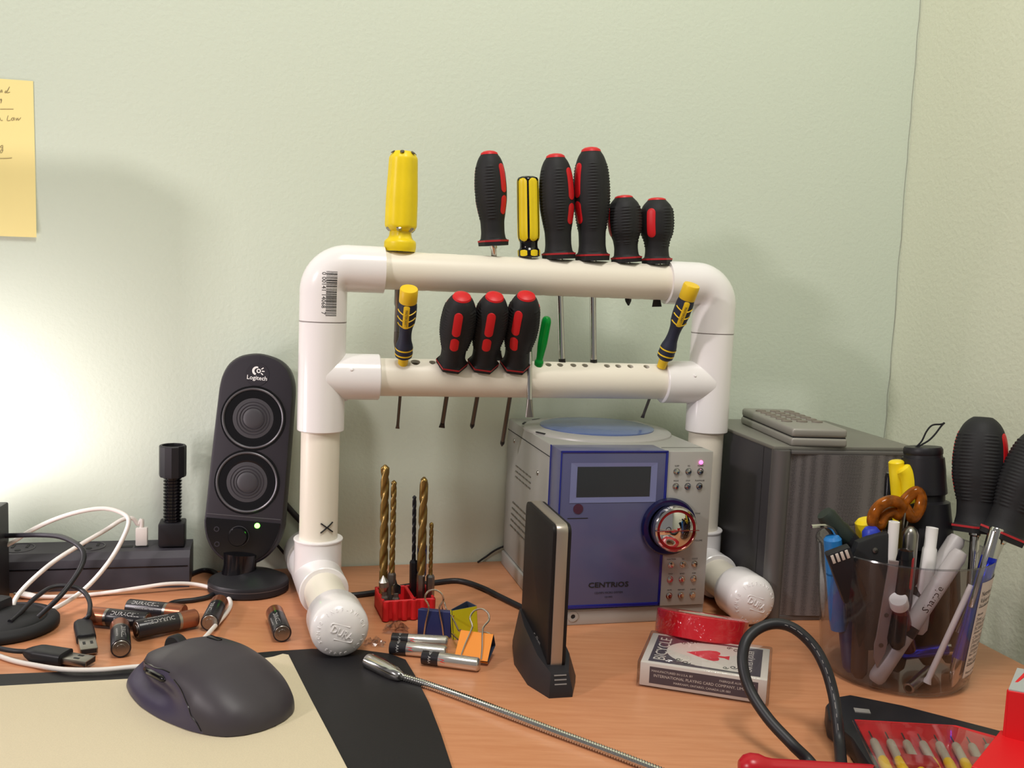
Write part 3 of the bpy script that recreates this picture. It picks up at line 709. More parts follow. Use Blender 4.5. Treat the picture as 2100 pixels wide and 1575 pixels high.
# round black base with cables
rb = on_z(6, 1288)
rbo = thing('round_base', 'round black rubber device base at lower left with cables piled on it', 'device base', T(rb.x, rb.y, 0))
G().lathe([(0.1, 0), (39, 0), (41, 2), (41, 5.5), (39, 8), (34, 9.2), (33, 8.2), (31.6, 8.2), (30.6, 9.6), (24, 11), (14, 14), (8, 16), (0.1, 16.5)], 56, cap0=False).build('disc', m_rub, rbo, smooth=50)
G().box(-60, 2, -11, 11, 8, 24, 4, M=RZ(-12)).build('arm', m_blk, rbo)
def usb_plug(name, label, p0, p1, tail, w=7.6, th=3.9):
    o = thing(name, label, 'usb cable'); d = (p1-p0).normalized(); M = along(p0, p1)
    x = d.cross(Vector((0, 0, 1))).normalized(); zq = x.cross(d); Mx = Matrix((x, zq, d)).transposed().to_4x4(); Mx.translation = p0
    L = (p1-p0).length
    g = G(); R = []
    for z, k in ((0, .35), (3, .6), (9, .95), (12, 1), (L*.62, 1), (L*.62+.5, .85)):
        R.append([Vector((math.copysign(abs(math.cos(a))**.5, math.cos(a))*w*k, math.copysign(abs(math.sin(a))**.5, math.sin(a))*th*k, z)) for a in [2*PI*j/24 for j in range(24)]])
    g.rings(R); g.build('moulding', m_blk, o, Mx)
    sh = G(); sh.box(-6, 6, -2.25, 2.25, L*.6, L, .4); sh = sh.build('metal_shell', m_steel, o, Mx)
    for sx_ in (-2.6, 2.6): G().box(sx_-1, sx_+1, 2.1, 2.4, L*.78, L*.86).build('shell_hole', m_ink, sh)
    G().box(-5.2, 5.2, -1.6, 1.6, L-.3, L+.1).build('opening', m_ink, sh)
    G().tube(tail, 1.9, 8, sm=6).build('cord', m_cord, o, smooth=60); return o
q0, q1 = on_z(168, 1272, 6), on_z(183, 1336, 4)
usb_plug('usb_cable', 'black usb plug pointing at viewer, its cord arching from the round base', q0, q1, [q0+Vector((1, -2, 0)), on_z(182, 1262, 12), on_z(184, 1235, 16), on_z(170, 1212, 20), on_z(140, 1202, 24), on_z(105, 1205, 24), on_z(70, 1228, 20), on_z(40, 1258, 14), on_z(20, 1275, 12)], 7, 4.2)
q0, q1 = on_z(52, 1336, 6), on_z(186, 1357, 4.5)
usb_plug('usb_cable', 'larger dark usb plug lying flat on desk in front of the round base', q0, q1, [q0, on_z(30, 1335, 6), on_z(0, 1330, 6), on_z(-40, 1320, 5)], 8.6, 5)
cable('black_lead', 'black lead arching from the adapter block down to the round base', [yy(-10, 1100, 800), yy(30, 1098, 800), yy(80, 1097, 790), yy(125, 1101, 775), yy(160, 1118, 755), yy(172, 1138, 745), yy(165, 1165, 735), yy(142, 1200, 725), yy(118, 1228, 715), yy(90, 1255, 708), yy(78, 1266, 705)], [(0, 2.2), (1, 1.9)], m_cord)

# ------------------------------------------------------------------ batteries
m_dura = mat('battery_black', (34, 32, 36), 0.28)
m_copper = mat('battery_copper', (150, 92, 66), 0.28, 0.6)
def aa(label, pn, pp, roll, r=7.2, L=50.0, fl=1, group='copper-top batteries strewn on the desk'):
    # pn negative end centre, pp positive end direction
    d = (pp-pn).normalized(); o = thing('battery', label, 'battery', along(pn, pn+d*L), group)
    x = Vector((0, 0, 1)); x = (x-d*x.dot(d)).normalized(); y = d.cross(x)
    M = Matrix((x, y, d)).transposed().to_4x4(); M.translation = pn; o.matrix_basis = mm(M @ RZ(roll))
    G().lathe([(r-1.2, 0.2), (r-.4, 0), (r, .6), (r, L*.66)], 32).build('jacket', m_dura, o)
    G().lathe([(r+.02, L*.655), (r+.02, L*.70)], 32, cap0=False, cap1=False).build('stripe', m_steel, o)
    G().lathe([(r, L*.695), (r, L*.96), (r-.8, L*.98), (2.8, L*.98), (2.7, L+.8), (2.2, L+1), (.1, L+1)], 32).build('copper_top', m_copper, o)
    G().lathe([(r-1.1, .1), (r-1.4, -.15), (3.4, -.15), (3.2, -.5), (.1, -.5)], 28, cap0=False).build('negative_end', m_steel, o)
    rr = r+.06
    g = G(); g.text('DURACELL', 5.0, fn=lambda p: Vector((rr*math.cos(fl*p.y/rr), rr*math.sin(fl*p.y/rr), L*.34-fl*p.x)), ext=0.01)
    g.text('ALKALINE BATTERY', 1.9, fn=lambda p: Vector((rr*math.cos(fl*(p.y-4.6)/rr), rr*math.sin(fl*(p.y-4.6)/rr), L*.34-fl*p.x)), ext=0.01)
    g.build('lettering', m_white, o, smooth=0)
    return o
aa('copper-top battery at the front of the pile, lying crosswise, copper end right', on_z(279, 1291, 9), on_z(390, 1269, 8), 38)
aa('copper-top battery in the pile with its copper end pointing left', on_z(303, 1274, 8), on_z(192, 1263, 8), -38)
aa('copper-top battery at the back of the pile, mostly hidden by the others', on_z(264, 1246, 7.4), on_z(345, 1254, 7.4), 30, fl=-1)
aa('copper-top battery with silver end facing viewer, nearest the usb plugs', on_z(248, 1330, 7.4), on_z(245, 1266, 7.4), 15)
aa('copper-top battery with silver end facing viewer, crossed by the white cable', on_z(430, 1277, 7.4), on_z(458, 1220, 7.4), -20)
aa('copper-top battery with silver end facing viewer, alone beside the left rack foot', on_z(579, 1299, 7.4), on_z(557, 1240, 7.4), -20)
# slim silver batteries
m_sil = mat('silver_jacket', (214, 208, 202), 0.22, 0.85)
def aaa(label, pl, pr, roll, L=44.5, r=5.2):
    d = (pr-pl).normalized(); x = Vector((0, 0, 1)); x = (x-d*x.dot(d)).normalized(); y = d.cross(x)
    M = Matrix((x, y, d)).transposed().to_4x4(); M.translation = pl
    o = thing('slim_battery', label, 'battery', M @ RZ(roll), 'slim silver batteries')
    G().lathe([(r-.8, 0), (r, .4), (r, L*.3)], 28).build('black_end', m_dura, o)
    G().lathe([(r, L*.3), (r, L*.965), (r-.6, L*.985), (r-1.4, L), (.1, L)], 28).build('silver_jacket', m_sil, o)
    rr = r+.05
    g = G()
    for k, s_ in enumerate(('+ AAA', 'LR03')): g.text(s_, 3.0, fn=lambda p, k=k: Vector((rr*math.cos((p.x+3-7*k)/rr), rr*math.sin((p.x+3-7*k)/rr), L*.15+p.y)), ext=.01)
    g.build('lettering', m_white, o, smooth=0)
    g = G(); g.prism([(0, 0), (5, .6), (2.2, 2.4), (6, 3)], 0, .02); R_ = [Vector((rr*math.cos((p.y+2)/rr), rr*math.sin((p.y+2)/rr), L*.3+p.x)) for p in g.v]; g.v = R_
    g.build('red_flash', m_red, o, smooth=0); return o
aaa('slim silver battery at the back of the wrapped pair', on_z(803, 1311, 5.2), on_z(910, 1317, 5.2), 25)
aaa('slim silver battery at the front of the wrapped pair, partly covered by the loose one', on_z(800, 1327, 5.2), on_z(906, 1337, 5.2), 30)
aaa('loose slim silver battery in front of the wrapped pair', on_z(866, 1347, 5.6), on_z(975, 1362, 5.2), 40)
# crumpled clear wrap
m_wrap = clear_plastic('clear_wrap', (.93, .92, .92, 1), 1.6, .15)
def crumple(label, c, sx, sy_, h, seed):
    r = random.Random(seed); g = G(); n = 8; vs = []; fs = []
    for i in range(n+1):
        for j in range(n+1): vs.append((c.x+sx*(i/n-.5)+r.uniform(-1.2, 1.2), c.y+sy_*(j/n-.5)+r.uniform(-1.2, 1.2), c.z+h*r.random()*math.sin(PI*(i+.5)/(n+1))*math.sin(PI*(j+.5)/(n+1))+.4))
    for i in range(n):
        for j in range(n): q = i*(n+1)+j; fs.append((q, q+1, q+n+2, q+n+1))
    up = [(x, y, z+.15) for x, y, z in vs]; m_ = len(vs)
    g.add(vs+up, fs+[tuple(k+m_ for k in f[::-1]) for f in fs]); return tag(g.build('plastic_scrap', m_wrap, smooth=0), label, 'plastic scrap')
crumple('crumpled clear plastic wrap behind the slim batteries', on_z(812, 1296, 0), 20, 14, 13, 1)
crumple('torn scrap of clear plastic beside the left rack foot', on_z(768, 1322, 0), 16, 12, 8, 2)

# ------------------------------------------------------------------ mat, pad, mouse
m_pad = mat('black_pad', (22, 20, 24), 0.55, bump=0.1, bscale=900)
m_mat = mat('cream_pad', (214, 200, 172), 0.75, bump=0.25, bscale=1600, var=.03, vscale=900)
def flat_on(pix, z): return [tuple(on_z(x, y, z).to_2d()) for x, y in pix]
bp = flat_on([(-420, 1396), (0, 1382), (150, 1376), (300, 1360), (420, 1348), (560, 1335), (640, 1330), (740, 1332), (800, 1340), (832, 1352), (852, 1385), (880, 1440), (905, 1505), (928, 1575), (965, 1680), (-700, 1680)], 1.5)
tag(G().prism(bp[::-1], 0, 1.5, .4, 1).build('desk_pad', m_pad), 'black desk pad peeking out under the cream mouse mat', 'desk pad')
cm = flat_on([(-420, 1422), (0, 1406), (270, 1391), (420, 1369), (560, 1346), (580, 1340), (592, 1342), (610, 1378), (640, 1437), (680, 1512), (713, 1575), (765, 1680), (-700, 1680)], 3.5)
tag(G().prism(cm[::-1], 1.5, 3.5, .5, 2).build('mouse_mat', m_mat), 'cream mouse mat under the mouse', 'mouse mat')
m_mouse = mat('mouse_charcoal', (62, 57, 63), 0.45, spec=0.45)
m_mouse2 = mat('mouse_side_purple_grey', (66, 60, 80), 0.35, spec=0.5)
q0, q1 = on_z(605, 1460, 3.5), on_z(268, 1398, 3.5)
fw = (q1-q0); fa = math.degrees(math.atan2(fw.y, fw.x)); mc = (q0+q1)/2
MSM = T(mc.x-1, mc.y+3, 3.5) @ RZ(fa+2-20) @ T(-4, 5, 0)
mouse = thing('computer_mouse', 'charcoal computer mouse with sculpted thumb side on the cream mat', 'mouse', MSM)
Lm = 65.0
# x forward (nose), y to the mouse's left = thumb side towards the viewer
WL = [(-1, 0.4), (-.985, 9), (-.96, 14), (-.92, 20), (-.8, 29), (-.62, 34.5), (-.41, 37.6), (-.05, 39), (.28, 37), (.55, 32.5), (.8, 26), (.93, 21), (1, 16)]
WR_ = [(-1, 0.4), (-.985, 9), (-.96, 14), (-.92, 20), (-.8, 28), (-.55, 34.5), (-.2, 37), (.2, 36.5), (.6, 34), (.85, 30), (.95, 26), (1, 20)]
HT = [(-1, .4), (-.985, 5), (-.96, 8.4), (-.9, 13.4), (-.8, 18.8), (-.6, 26.5), (-.35, 33), (-.05, 36.4), (.2, 35.8), (.45, 31.5), (.7, 24.5), (.9, 17.5), (1, 12)]
def mpt(s, t):
    x = s*Lm; c, sn = math.cos(t), math.sin(t)
    w = interp(WL, s) if c > 0 else interp(WR_, s); h = interp(HT, s)
    y = math.copysign(abs(c)**.72, c)*w; z = abs(sn)**.85*h
    if c > 0:                               # hollow for the thumb above a flared foot
        k = max(0.0, min(1.0, (s+.45)/.6)); k = k*k*(3-2*k)
        q = math.exp(-((z-13)/7.5)**2)
        y -= 9.0*k*q*min(1, c*2.0)
    return Vector((x, y, z+.6))
ns, ntt = 150, 100
P = [[mpt(-1+2*(0.5-0.5*math.cos(PI*i/ns)), PI*j/ntt) for j in range(ntt+1)] for i in range(ns+1)]
shell, thumb = G(), G()
EDGE = [(0, -40), (6, -35), (12, -28), (19, -20), (24, -10), (26.5, 0)]
def inthumb(p, j):
    if j > ntt*.46: return False
    zl = interp([(-10, 27.5), (0, 27.5), (20, 26.0), (40, 20.5), (55, 15.5), (65, 11.5)], p.x)
    return p.z < zl and p.x > interp(EDGE, p.z)
vs = [p for r_ in P for p in r_]
fS, fT = [], []
for i in range(ns):
    for j in range(ntt):
        q = i*(ntt+1)+j; cen = (vs[q]+vs[q+ntt+2])*.5
        (fT if inthumb(cen, j) else fS).append((q, q+1, q+ntt+2, q+ntt+1))
bt = [(i*(ntt+1), (i+1)*(ntt+1), (i+1)*(ntt+1)+ntt, i*(ntt+1)+ntt) for i in range(ns)]+[tuple(ns*(ntt+1)+j for j in range(ntt+1))]
shell.add(vs, fS+bt)
def drop(gm):
    used = sorted({i for f in gm.f for i in f}); mp_ = {o_: k for k, o_ in enumerate(used)}
    gm.v = [gm.v[i] for i in used]; gm.f = [[mp_[i] for i in f] for f in gm.f]; return gm
drop(shell).build('shell', m_mouse, mouse, smooth=70)
thumb.add(vs, fT); drop(thumb).build('thumb_rest', m_mouse2, mouse, smooth=70)
def side_pt(x, z):
    best = min((p for r_ in P for p in r_[:ntt//2]), key=lambda p: (p.x-x)**2+(p.z-z)**2); return best
G().tube([side_pt(x, interp([(0, 23), (20, 21.5), (46, 14.5)], x))+Vector((0, .2, 0)) for x in (2, 8, 16, 24, 32, 40)], [(0, .6), (.12, 2.3), (.85, 2.3), (1, .6)], 10, sm=4).build('side_button', m_blkg, mouse)
line = [side_pt(x, interp([(-10, 27.5), (0, 27.5), (20, 26.0), (40, 20.5), (55, 15.5), (65, 11.5)], x))+Vector((0, .1, .1)) for x in (62, 55, 48, 40, 32, 24, 16, 8, 0)]
G().tube(line, .4, 5, sm=4).build('shell_gap', m_blkg, mouse)
G().tube([side_pt(interp(EDGE, z), z)+Vector((0, .15, .1)) for z in (2, 6, 10, 14, 18, 22, 25)], .35, 5, sm=4).build('shell_gap', m_blkg, mouse)
G().lathe([(.1, -3.5), (9.5, -3.5), (10.5, -2.6), (10.5, 2.6), (9.5, 3.5), (.1, 3.5)], 30, T(36, -2, 24) @ RX(90), cap0=False).build('scroll_wheel', m_rub, mouse)
G().box(2, 14, -13, -9, 35.2, 37.2, .6).build('top_button', m_blkg, mouse)

# ------------------------------------------------------------------ flexible metal gooseneck
gn = thing('gooseneck_light', 'chrome flexible gooseneck with capsule head lying across the desk', 'gooseneck light')
h0, h1 = on_z(757, 1356, 5.5), on_z(822, 1388, 5)
dh = (h1-h0); Lh = dh.length
hm = along(h0, h1)
G().lathe([(.1, -2), (4.2, -2), (5.4, -1), (5.6, 1), (5.6, Lh*.55), (5.2, Lh*.8), (3.6, Lh*.97), (2.8, Lh)], 32, hm).build('head', m_chrome, gn)
G().tube([h0+Vector((1, 4.2, 2.4)), h0+dh*.5+Vector((0, 4.4, 2.2)), h1+Vector((-2, 2.6, 1.6))], [(0, 1.6), (.4, 2.6), (1, 1.4)], 10, sm=5).build('black_shell', m_blkg, gn)
pts = cr(zc((819, 1386, 4), (870, 1402, 3), (950, 1430, 3), (1040, 1464, 3), (1130, 1498, 3), (1220, 1531, 3), (1300, 1561, 3), (1380, 1592, 3), (1480, 1632, 3)), 60)
# ribbed hose: radius pulses along its length
g = G(); Rg = []; N = Vector((0, 0, 1)); out = [pts[0]]
for p in pts:
    while (p-out[-1]).length >= .95: out.append(out[-1]+(p-out[-1]).normalized()*.95)
for i, p in enumerate(out):
    a_, b_ = out[max(i-1, 0)], out[min(i+1, len(out)-1)]; t_ = (b_-a_).normalized(); Nn = (N-t_*N.dot(t_)).normalized(); B_ = t_.cross(Nn)
    q = 2.55+.28*(1 if i % 2 else -1)
    Rg.append([p+(Nn*math.cos(2*PI*j/14)+B_*math.sin(2*PI*j/14))*q for j in range(14)])
g.rings(Rg); g.build('flexible_hose', m_chrome, gn, smooth=25)
# ------------------------------------------------------------------ stereo
m_silv = mat('stereo_silver', (168, 166, 162), 0.4, 0.15)
m_silv2 = mat('stereo_side_silver', (158, 158, 152), 0.45, 0.15)
m_bpan = mat('blue_front_panel', (84, 86, 122), 0.3, coat=0.4)
m_bedge = mat('deep_blue_acrylic', (22, 30, 120), 0.15, coat=0.3)
m_lcd = mat('lcd_glass', (48, 52, 58), 0.2)
m_lcdb = mat('lcd_bezel', (118, 124, 168), 0.3, coat=0.3)
st0 = Vector((54, 793, 0))-Vector((math.cos(A(14)), math.sin(A(14)), 0))*11.5
STE = T(st0) @ RZ(14)
st = thing('stereo', 'silver micro stereo with blue front panel and chrome volume knob', 'stereo', STE)
g = G(); g.box(0.6, 137, 16, 188, 14.5, 150.5, 1.2); g.box(95.6, 137, 0, 20, 14.5, 150.5, 0.9); g.build('cabinet', m_silv2, st, smooth=30)
G().box(-1.5, 138, 1.5, 186, 0, 14, 1.0).build('plinth', m_silv, st)
G().box(95.8, 137.1, -0.7, 4, 14.6, 150.4, 0.5).build('control_column', m_silv, st)
G().box(0.4, 94.6, -1.2, 31, 16.4, 150.8, 0.8).build('front_panel', m_bpan, st)
for x0, x1, z0, z1 in ((0, 95.4, 15.6, 18.6), (0, 95.4, 149.4, 151.2), (0, 1.2, 15.6, 151), (93.2, 95.5, 15.6, 151)): G().box(x0, x1, -1.7, 0.4, z0, z1, 0.3).build('panel_edge', m_bedge, st)
G().box(-0.1, 0.6, 29.6, 31.6, 16, 151, .2).build('panel_edge', m_bedge, st)
# display
bz = G(); Mp = T(0, -1.2, 0) @ FRONT
o4 = [(9, 107), (86, 107), (86, 141), (9, 141)]; i4 = [(15, 112), (80, 112), (80, 137.5), (15, 137.5)]
bz.add([(x, z, .35) for x, z in o4]+[(x, z, 0.1) for x, z in i4], [(0, 1, 5, 4), (1, 2, 6, 5), (2, 3, 7, 6), (3, 0, 4, 7)], Mp); bz.build('display_bezel', m_lcdb, st, smooth=0)
G().box(14.8, 80.2, -1.45, -0.6, 111.8, 137.7).build('display', m_lcd, st)
ir = G().lathe([(4.3, 0), (4.3, .5), (.1, .5)], 28, Mp @ T(17, 102, 0)).build('infrared_window', mat('ir_red', (74, 40, 60), .25), st)
G().box(8, 26, -1.45, -1.1, 93.6, 94.2).build('panel_caption', m_ink, st)
g = G(); g.text('CENTRiOS', 6.2, Mp @ T(47.5, 35.5, .35), sx=1.25, ext=.05, bold=.12); g.text('CD/MP3 MICRO SYSTEM', 2.4, Mp @ T(48, 28.6, .35), ext=.03); g.text('CD-MP3', 2.0, Mp @ T(48, 24.8, .35), ext=.03)
g.build('lettering', m_ink, st, smooth=0)
# buttons
Mc = T(0, -.7, 0) @ FRONT
caps = {133: ('SLEEP', 'EQ', 'POWER'), 120: ('MODE', 'STOP', 'PLAY/PAUSE'), 51: ('FUNCTION', 'EQ', 'CLOCK'), 38: ('TIMER', 'BAND', 'ST/M'), 23.5: ('MUTE', 'MEMORY', 'X-BASS')}
cap_g = G()
for z in caps:
    for k, x in enumerate((104, 115, 126)):
        G().lathe([(2.9, 0), (2.9, .3), (2.3, .3), (2.3, 1.2), (1.8, 1.9), (.1, 2.0)], 20, Mc @ T(x, z, 0)).build('button', m_chrome, st)
        G().lathe([(3.0, .05), (3.0, .2), (2.4, .2), (2.4, .05)], 20, Mc @ T(x, z, 0), closed=True).build('button_ring', m_dsteel, st)
        cap_g.text(caps[z][k], 1.9, Mc @ T(x, z+4.9, .08), ext=.02, sx=.85)
cap_g.text('TUNE', 1.9, Mc @ T(126, 96, .08), ext=.02); cap_g.text('VOLUME', 2.0, Mc @ T(128, 72, .08), ext=.02)
cap_g.build('button_captions', m_ink, st, smooth=0)
G().lathe([(1.7, 0), (1.7, .8), (1.0, 1.5), (.1, 1.7)], 18, Mc @ T(126, 141, 0)).build('standby_light', mat('pink_led', (255, 90, 190), .3, emit=4), st)
# knob
Mk = T(101, -1.2, 85.5) @ FRONT
G().lathe([(25, 0), (25, 2.4), (23.6, 3.4), (19.5, 3.4)], 56, Mk @ T(-2, 0, 0), cap1=False).build('knob_bezel', mat('navy_acrylic', (18, 20, 62), .12, coat=.3), st)
kn = G().lathe([(20, 1), (20, 11), (19, 13), (17.6, 13.6), (17.2, 12.6)], 56, Mk, cap0=False, cap1=False).build('knob_skirt', m_chrome, st)
G().lathe([(17.4, 12.4), (17.4, 13.0), (15.2, 13.2)], 56, Mk, cap0=False, cap1=False).build('knob_band', mat('knob_red_ring', (150, 30, 34), .2, .5), kn)
G().lathe([(15.4, 13.0), (13, 14.2), (9, 15.4), (4, 16.1), (.1, 16.3)], 56, Mk, cap0=False).build('knob_face', mat('mirror_chrome', (225, 222, 220), .03, 1.0), kn)
G().box(-19.5, 19.5, -.35, .35, 13.2, 16.4, M=Mk).build('knob_line', m_chrome, kn)
jk = G().lathe([(4.4, 0), (4.4, .8), (2.0, .8), (2.0, -1)], 24, T(18, 1.5, 8) @ FRONT, cap0=False, cap1=False).build('headphone_jack', m_silv, st)
G().lathe([(2.0, .3), (.1, .3)], 20, T(18, 1.5, 8) @ FRONT, cap0=False).build('jack_hole', m_ink, jk)
# top: raised ring and blue disc lid
Mt = T(69, 112, 150.3)
G().lathe([(72, 0), (71.5, 1.6), (70, 2.6), (60, 3.4), (56.5, 3.6)], 72, Matrix.Translation((69, 112, 150.3)) @ Matrix.Diagonal((.98, 1.04, 1, 1)), cap1=True).build('disc_ring', m_silv, st)
G().lathe([(54.5, 3.2), (54.5, 4.6), (52, 5.4), (30, 6.6), (.1, 7.0)], 64, Mt, cap0=False).build('disc_lid', mat('blue_lid', (86, 104, 150), .25, coat=.4), st)
for a in (130, 155, 205): G().box(-1, 1, -6, 6, 0, .9, M=Mt @ RZ(a) @ T(70.5, 0, 2)).build('lid_notch', m_ink, st)
# side vents
for r_ in range(5):
    for k in range(8):
        G().box(-0.15, .9, 60+k*13-r_*1.5, 70+k*13-r_*1.5, 46+r_*6.2, 47.6+r_*6.2, .2).build('vent', m_steel, st)
for r_ in range(3):
    for k in range(5): G().box(-0.15, .9, 92+k*12, 101+k*12, 98+r_*5.4, 99.3+r_*5.4, .2).build('vent', m_steel, st)
for y, z in ((70, 118), (160, 132)): G().lathe([(2.2, 0), (2.0, .8), (.1, 1)], 14, T(.6, y, z) @ RY(-90)).build('screw', m_steel, st)
G().box(.2, .8, 30, 187, 139.5, 140.2).build('lid_seam', m_ink, st)

# ------------------------------------------------------------------ silver bookshelf speaker and remote
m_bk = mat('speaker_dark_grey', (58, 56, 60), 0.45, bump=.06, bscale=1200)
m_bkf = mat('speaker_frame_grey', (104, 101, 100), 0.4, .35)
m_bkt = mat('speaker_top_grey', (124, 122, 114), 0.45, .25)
m_gr = bpy.data.materials.new('speaker_grille'); m_gr.use_nodes = True; nt = m_gr.node_tree; b = nt.nodes['Principled BSDF']; b.inputs['Roughness'].default_value = .5; b.inputs['Metallic'].default_value = .4
tcg = nt.nodes.new('ShaderNodeTexCoord'); vg = nt.nodes.new('ShaderNodeTexVoronoi'); vg.inputs['Scale'].default_value = 900; vg.inputs['Randomness'].default_value = 0.15
rg = nt.nodes.new('ShaderNodeValToRGB'); rg.color_ramp.elements[0].position = .25; rg.color_ramp.elements[1].position = .45; rg.color_ramp.elements[0].color = lin((40, 38, 42)); rg.color_ramp.elements[1].color = lin((122, 117, 118))
nt.links.new(tcg.outputs['Object'], vg.inputs['Vector']); nt.links.new(vg.outputs['Distance'], rg.inputs[0]); nt.links.new(rg.outputs[0], b.inputs['Base Color'])
bk0 = Vector((243, 827, 0))-U*12
BKM = T(bk0) @ RZ(10.5)
bk = thing('bookshelf_speaker', 'silver grey box speaker with mesh grille behind the plastic cup', 'speaker', BKM)
G().box(0, 137, 8, 172, 0, 154, 1.0).build('cabinet', m_bk, bk)
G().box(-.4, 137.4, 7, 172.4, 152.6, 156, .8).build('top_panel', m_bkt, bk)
G().tube([Vector((8, 8.5, 0.5)), Vector((8, 8.5, 152.8))], 8.4, 32, sm=1).build('front_pillar', m_bkf, bk)
G().tube([Vector((131, 8.5, 0.5)), Vector((131, 8.5, 152.8))], 6.4, 32, sm=1).build('front_pillar', m_bkf, bk)
g = G(); R = []
for i in range(13):
    t_ = i/12; x = 14+112*t_; y = 4-5.0*math.sin(PI*t_); R.append((x, y))
vs = [(x, y, z) for x, y in R for z in (5, 150)]+[(x, 9, z) for x, y in R for z in (5, 150)]
n2 = len(R)*2; fs = [(2*i, 2*i+2, 2*i+3, 2*i+1) for i in range(12)]+[(n2+2*i, n2+2*i+1, n2+2*i+3, n2+2*i+2) for i in range(12)]+[(2*i, n2+2*i, n2+2*i+2, 2*i+2) for i in range(12)]+[(2*i+1, 2*i+3, n2+2*i+3, n2+2*i+1) for i in range(12)]
g.add(vs, fs); g.build('grille', m_gr, bk, smooth=40)
G().box(14, 127, .5, 9, 150, 152.8, .5).build('top_strip', m_bkf, bk); G().box(12, 129, 3, 9, 0, 5, .5).build('bottom_strip', m_bkf, bk)
G().box(-.2, .3, 26, 26.8, 0, 152).build('side_seam', m_ink, bk)
# remote
r_fl, r_fr, r_bl = on_z(1609, 919, 156), on_z(1733, 918, 156), on_z(1522, 868, 156)
ra = math.degrees(math.atan2(r_fr.y-r_fl.y, r_fr.x-r_fl.x)); wR = (r_fr-r_fl).length; bd = r_bl-r_fl; Lr = 135
rb_a = math.degrees(math.atan2(-bd.x, bd.y))
m_rem = mat('remote_silver', (150, 147, 140), .42, .3)
rem = thing('remote_control', 'silver grey remote control lying on the box speaker', 'remote control', T(bk0+(RZ(10.5) @ Vector((16, 7, 156)))) @ RZ(rb_a*.5+10.5*.5))
G().box(0, 51, 0, Lr, 0, 7.6, 2.2, 3).build('lower_shell', m_rem, rem)
G().box(.3, 50.7, .3, Lr-.3, 8.0, 16, 2.6, 3).build('upper_shell', m_rem, rem)
G().box(1.5, 49.5, 1.5, Lr-1.5, 7.3, 8.4).build('shell_seam', m_ink, rem)
mb = mat('remote_button', (120, 112, 102), .5)
for i in range(3):
    for j in range(6):
        G().lathe([(4.6, 0), (4.4, 1.2), (3.6, 1.7), (.1, 1.8)], 16, T(11+i*14.5, 42+j*13.5, 15.8) @ Matrix.Diagonal((1.15, .8, 1, 1))).build('button', mb, rem)

# ------------------------------------------------------------------ portable drive in its dock
m_hd = mat('drive_dark_shell', (30, 27, 28), .5, spec=.2)
m_hds = mat('drive_silver_band', (168, 158, 148), .35, .7)
m_dock = mat('dock_black', (34, 32, 36), .5)
dk0 = on_z(1150, 1431)
DKM = T(dk0) @ RZ(13.4)
dock = thing('drive_dock', 'black wedge-shaped drive dock on the desk with four grey front bars', 'dock', DKM)
bot = [(-8.5, 0), (8.5, 0), (18, 24), (19, 62), (12, 98), (-12, 98), (-19, 62), (-18, 24)]
top = [(-6.5, 5), (6.5, 5), (11, 20), (12, 60), (9, 92), (-9, 92), (-13, 60), (-13, 20)]
tz_ = [16, 16, 24, 31, 33, 33, 31, 24]
g = G(); vs = [(x, y, 0) for x, y in bot]+[(x, y, 5) for x, y in bot]+[(x, y, z) for (x, y), z in zip(top, tz_)]
fs = [tuple(range(8))[::-1], tuple(range(16, 24))]+[(i, (i+1) % 8, 8+(i+1) % 8, 8+i) for i in range(8)]+[(8+i, 8+(i+1) % 8, 16+(i+1) % 8, 16+i) for i in range(8)]
g.add(vs, fs); g.build('body', m_dock, dock, smooth=25)
for k in range(4): G().box(-4.4, 4.4, -.5, .4, 0, .9, M=T(0, 1.15+k*.9, 5.6+k*2.9) @ RX(-20)).build('indicator_bar', m_grey, dock)
drv = thing('portable_drive', 'slim black portable drive with silver edge standing upright in the dock', 'hard drive', DKM @ T(-1, 11, 15))
HH = 106
def rprof(d, r=7): 
    return [Vector((0, y, z)) for y, z in [(d+r*(1-math.sin(A(a))), HH-d-r*(1-math.cos(A(a)))) for a in range(0, 91, 15)][::-1]]
def slab(x0, x1, d, m, nm, bev=.5):
    r = 6; out = []
    y0, y1, z0, z1 = d, 80-d, d, HH-d
    for cx_, cz_, a0 in ((y1-r, z1-r, 0), (y0+r, z1-r, 90), (y0+r, z0+r, 180), (y1-r, z0+r, 270)):
        out += [(cx_+r*math.cos(A(a0+a)), cz_+r*math.sin(A(a0+a))) for a in range(0, 91, 15)]
    return G().prism(out, x0, x1, bev, 2, M=Matrix(((0, 0, 1, 0), (1, 0, 0, 0), (0, 1, 0, 0), (0, 0, 0, 1)))).build(nm, m, drv, smooth=35)
slab(-6.8, -4.0, .6, m_hd, 'side_cover'); slab(-4.2, 4.2, 0, m_hds, 'edge_band'); slab(4.0, 6.8, .6, m_hd, 'side_cover')
g = G(); g.text('FreeAgent GoFlex', 6.5, T(-6.85, 45, 12) @ Matrix(((0, 0, -1, 0), (-1, 0, 0, 0), (0, 1, 0, 0), (0, 0, 0, 1))), ext=.03); g.build('lettering', m_grey, drv, smooth=0)

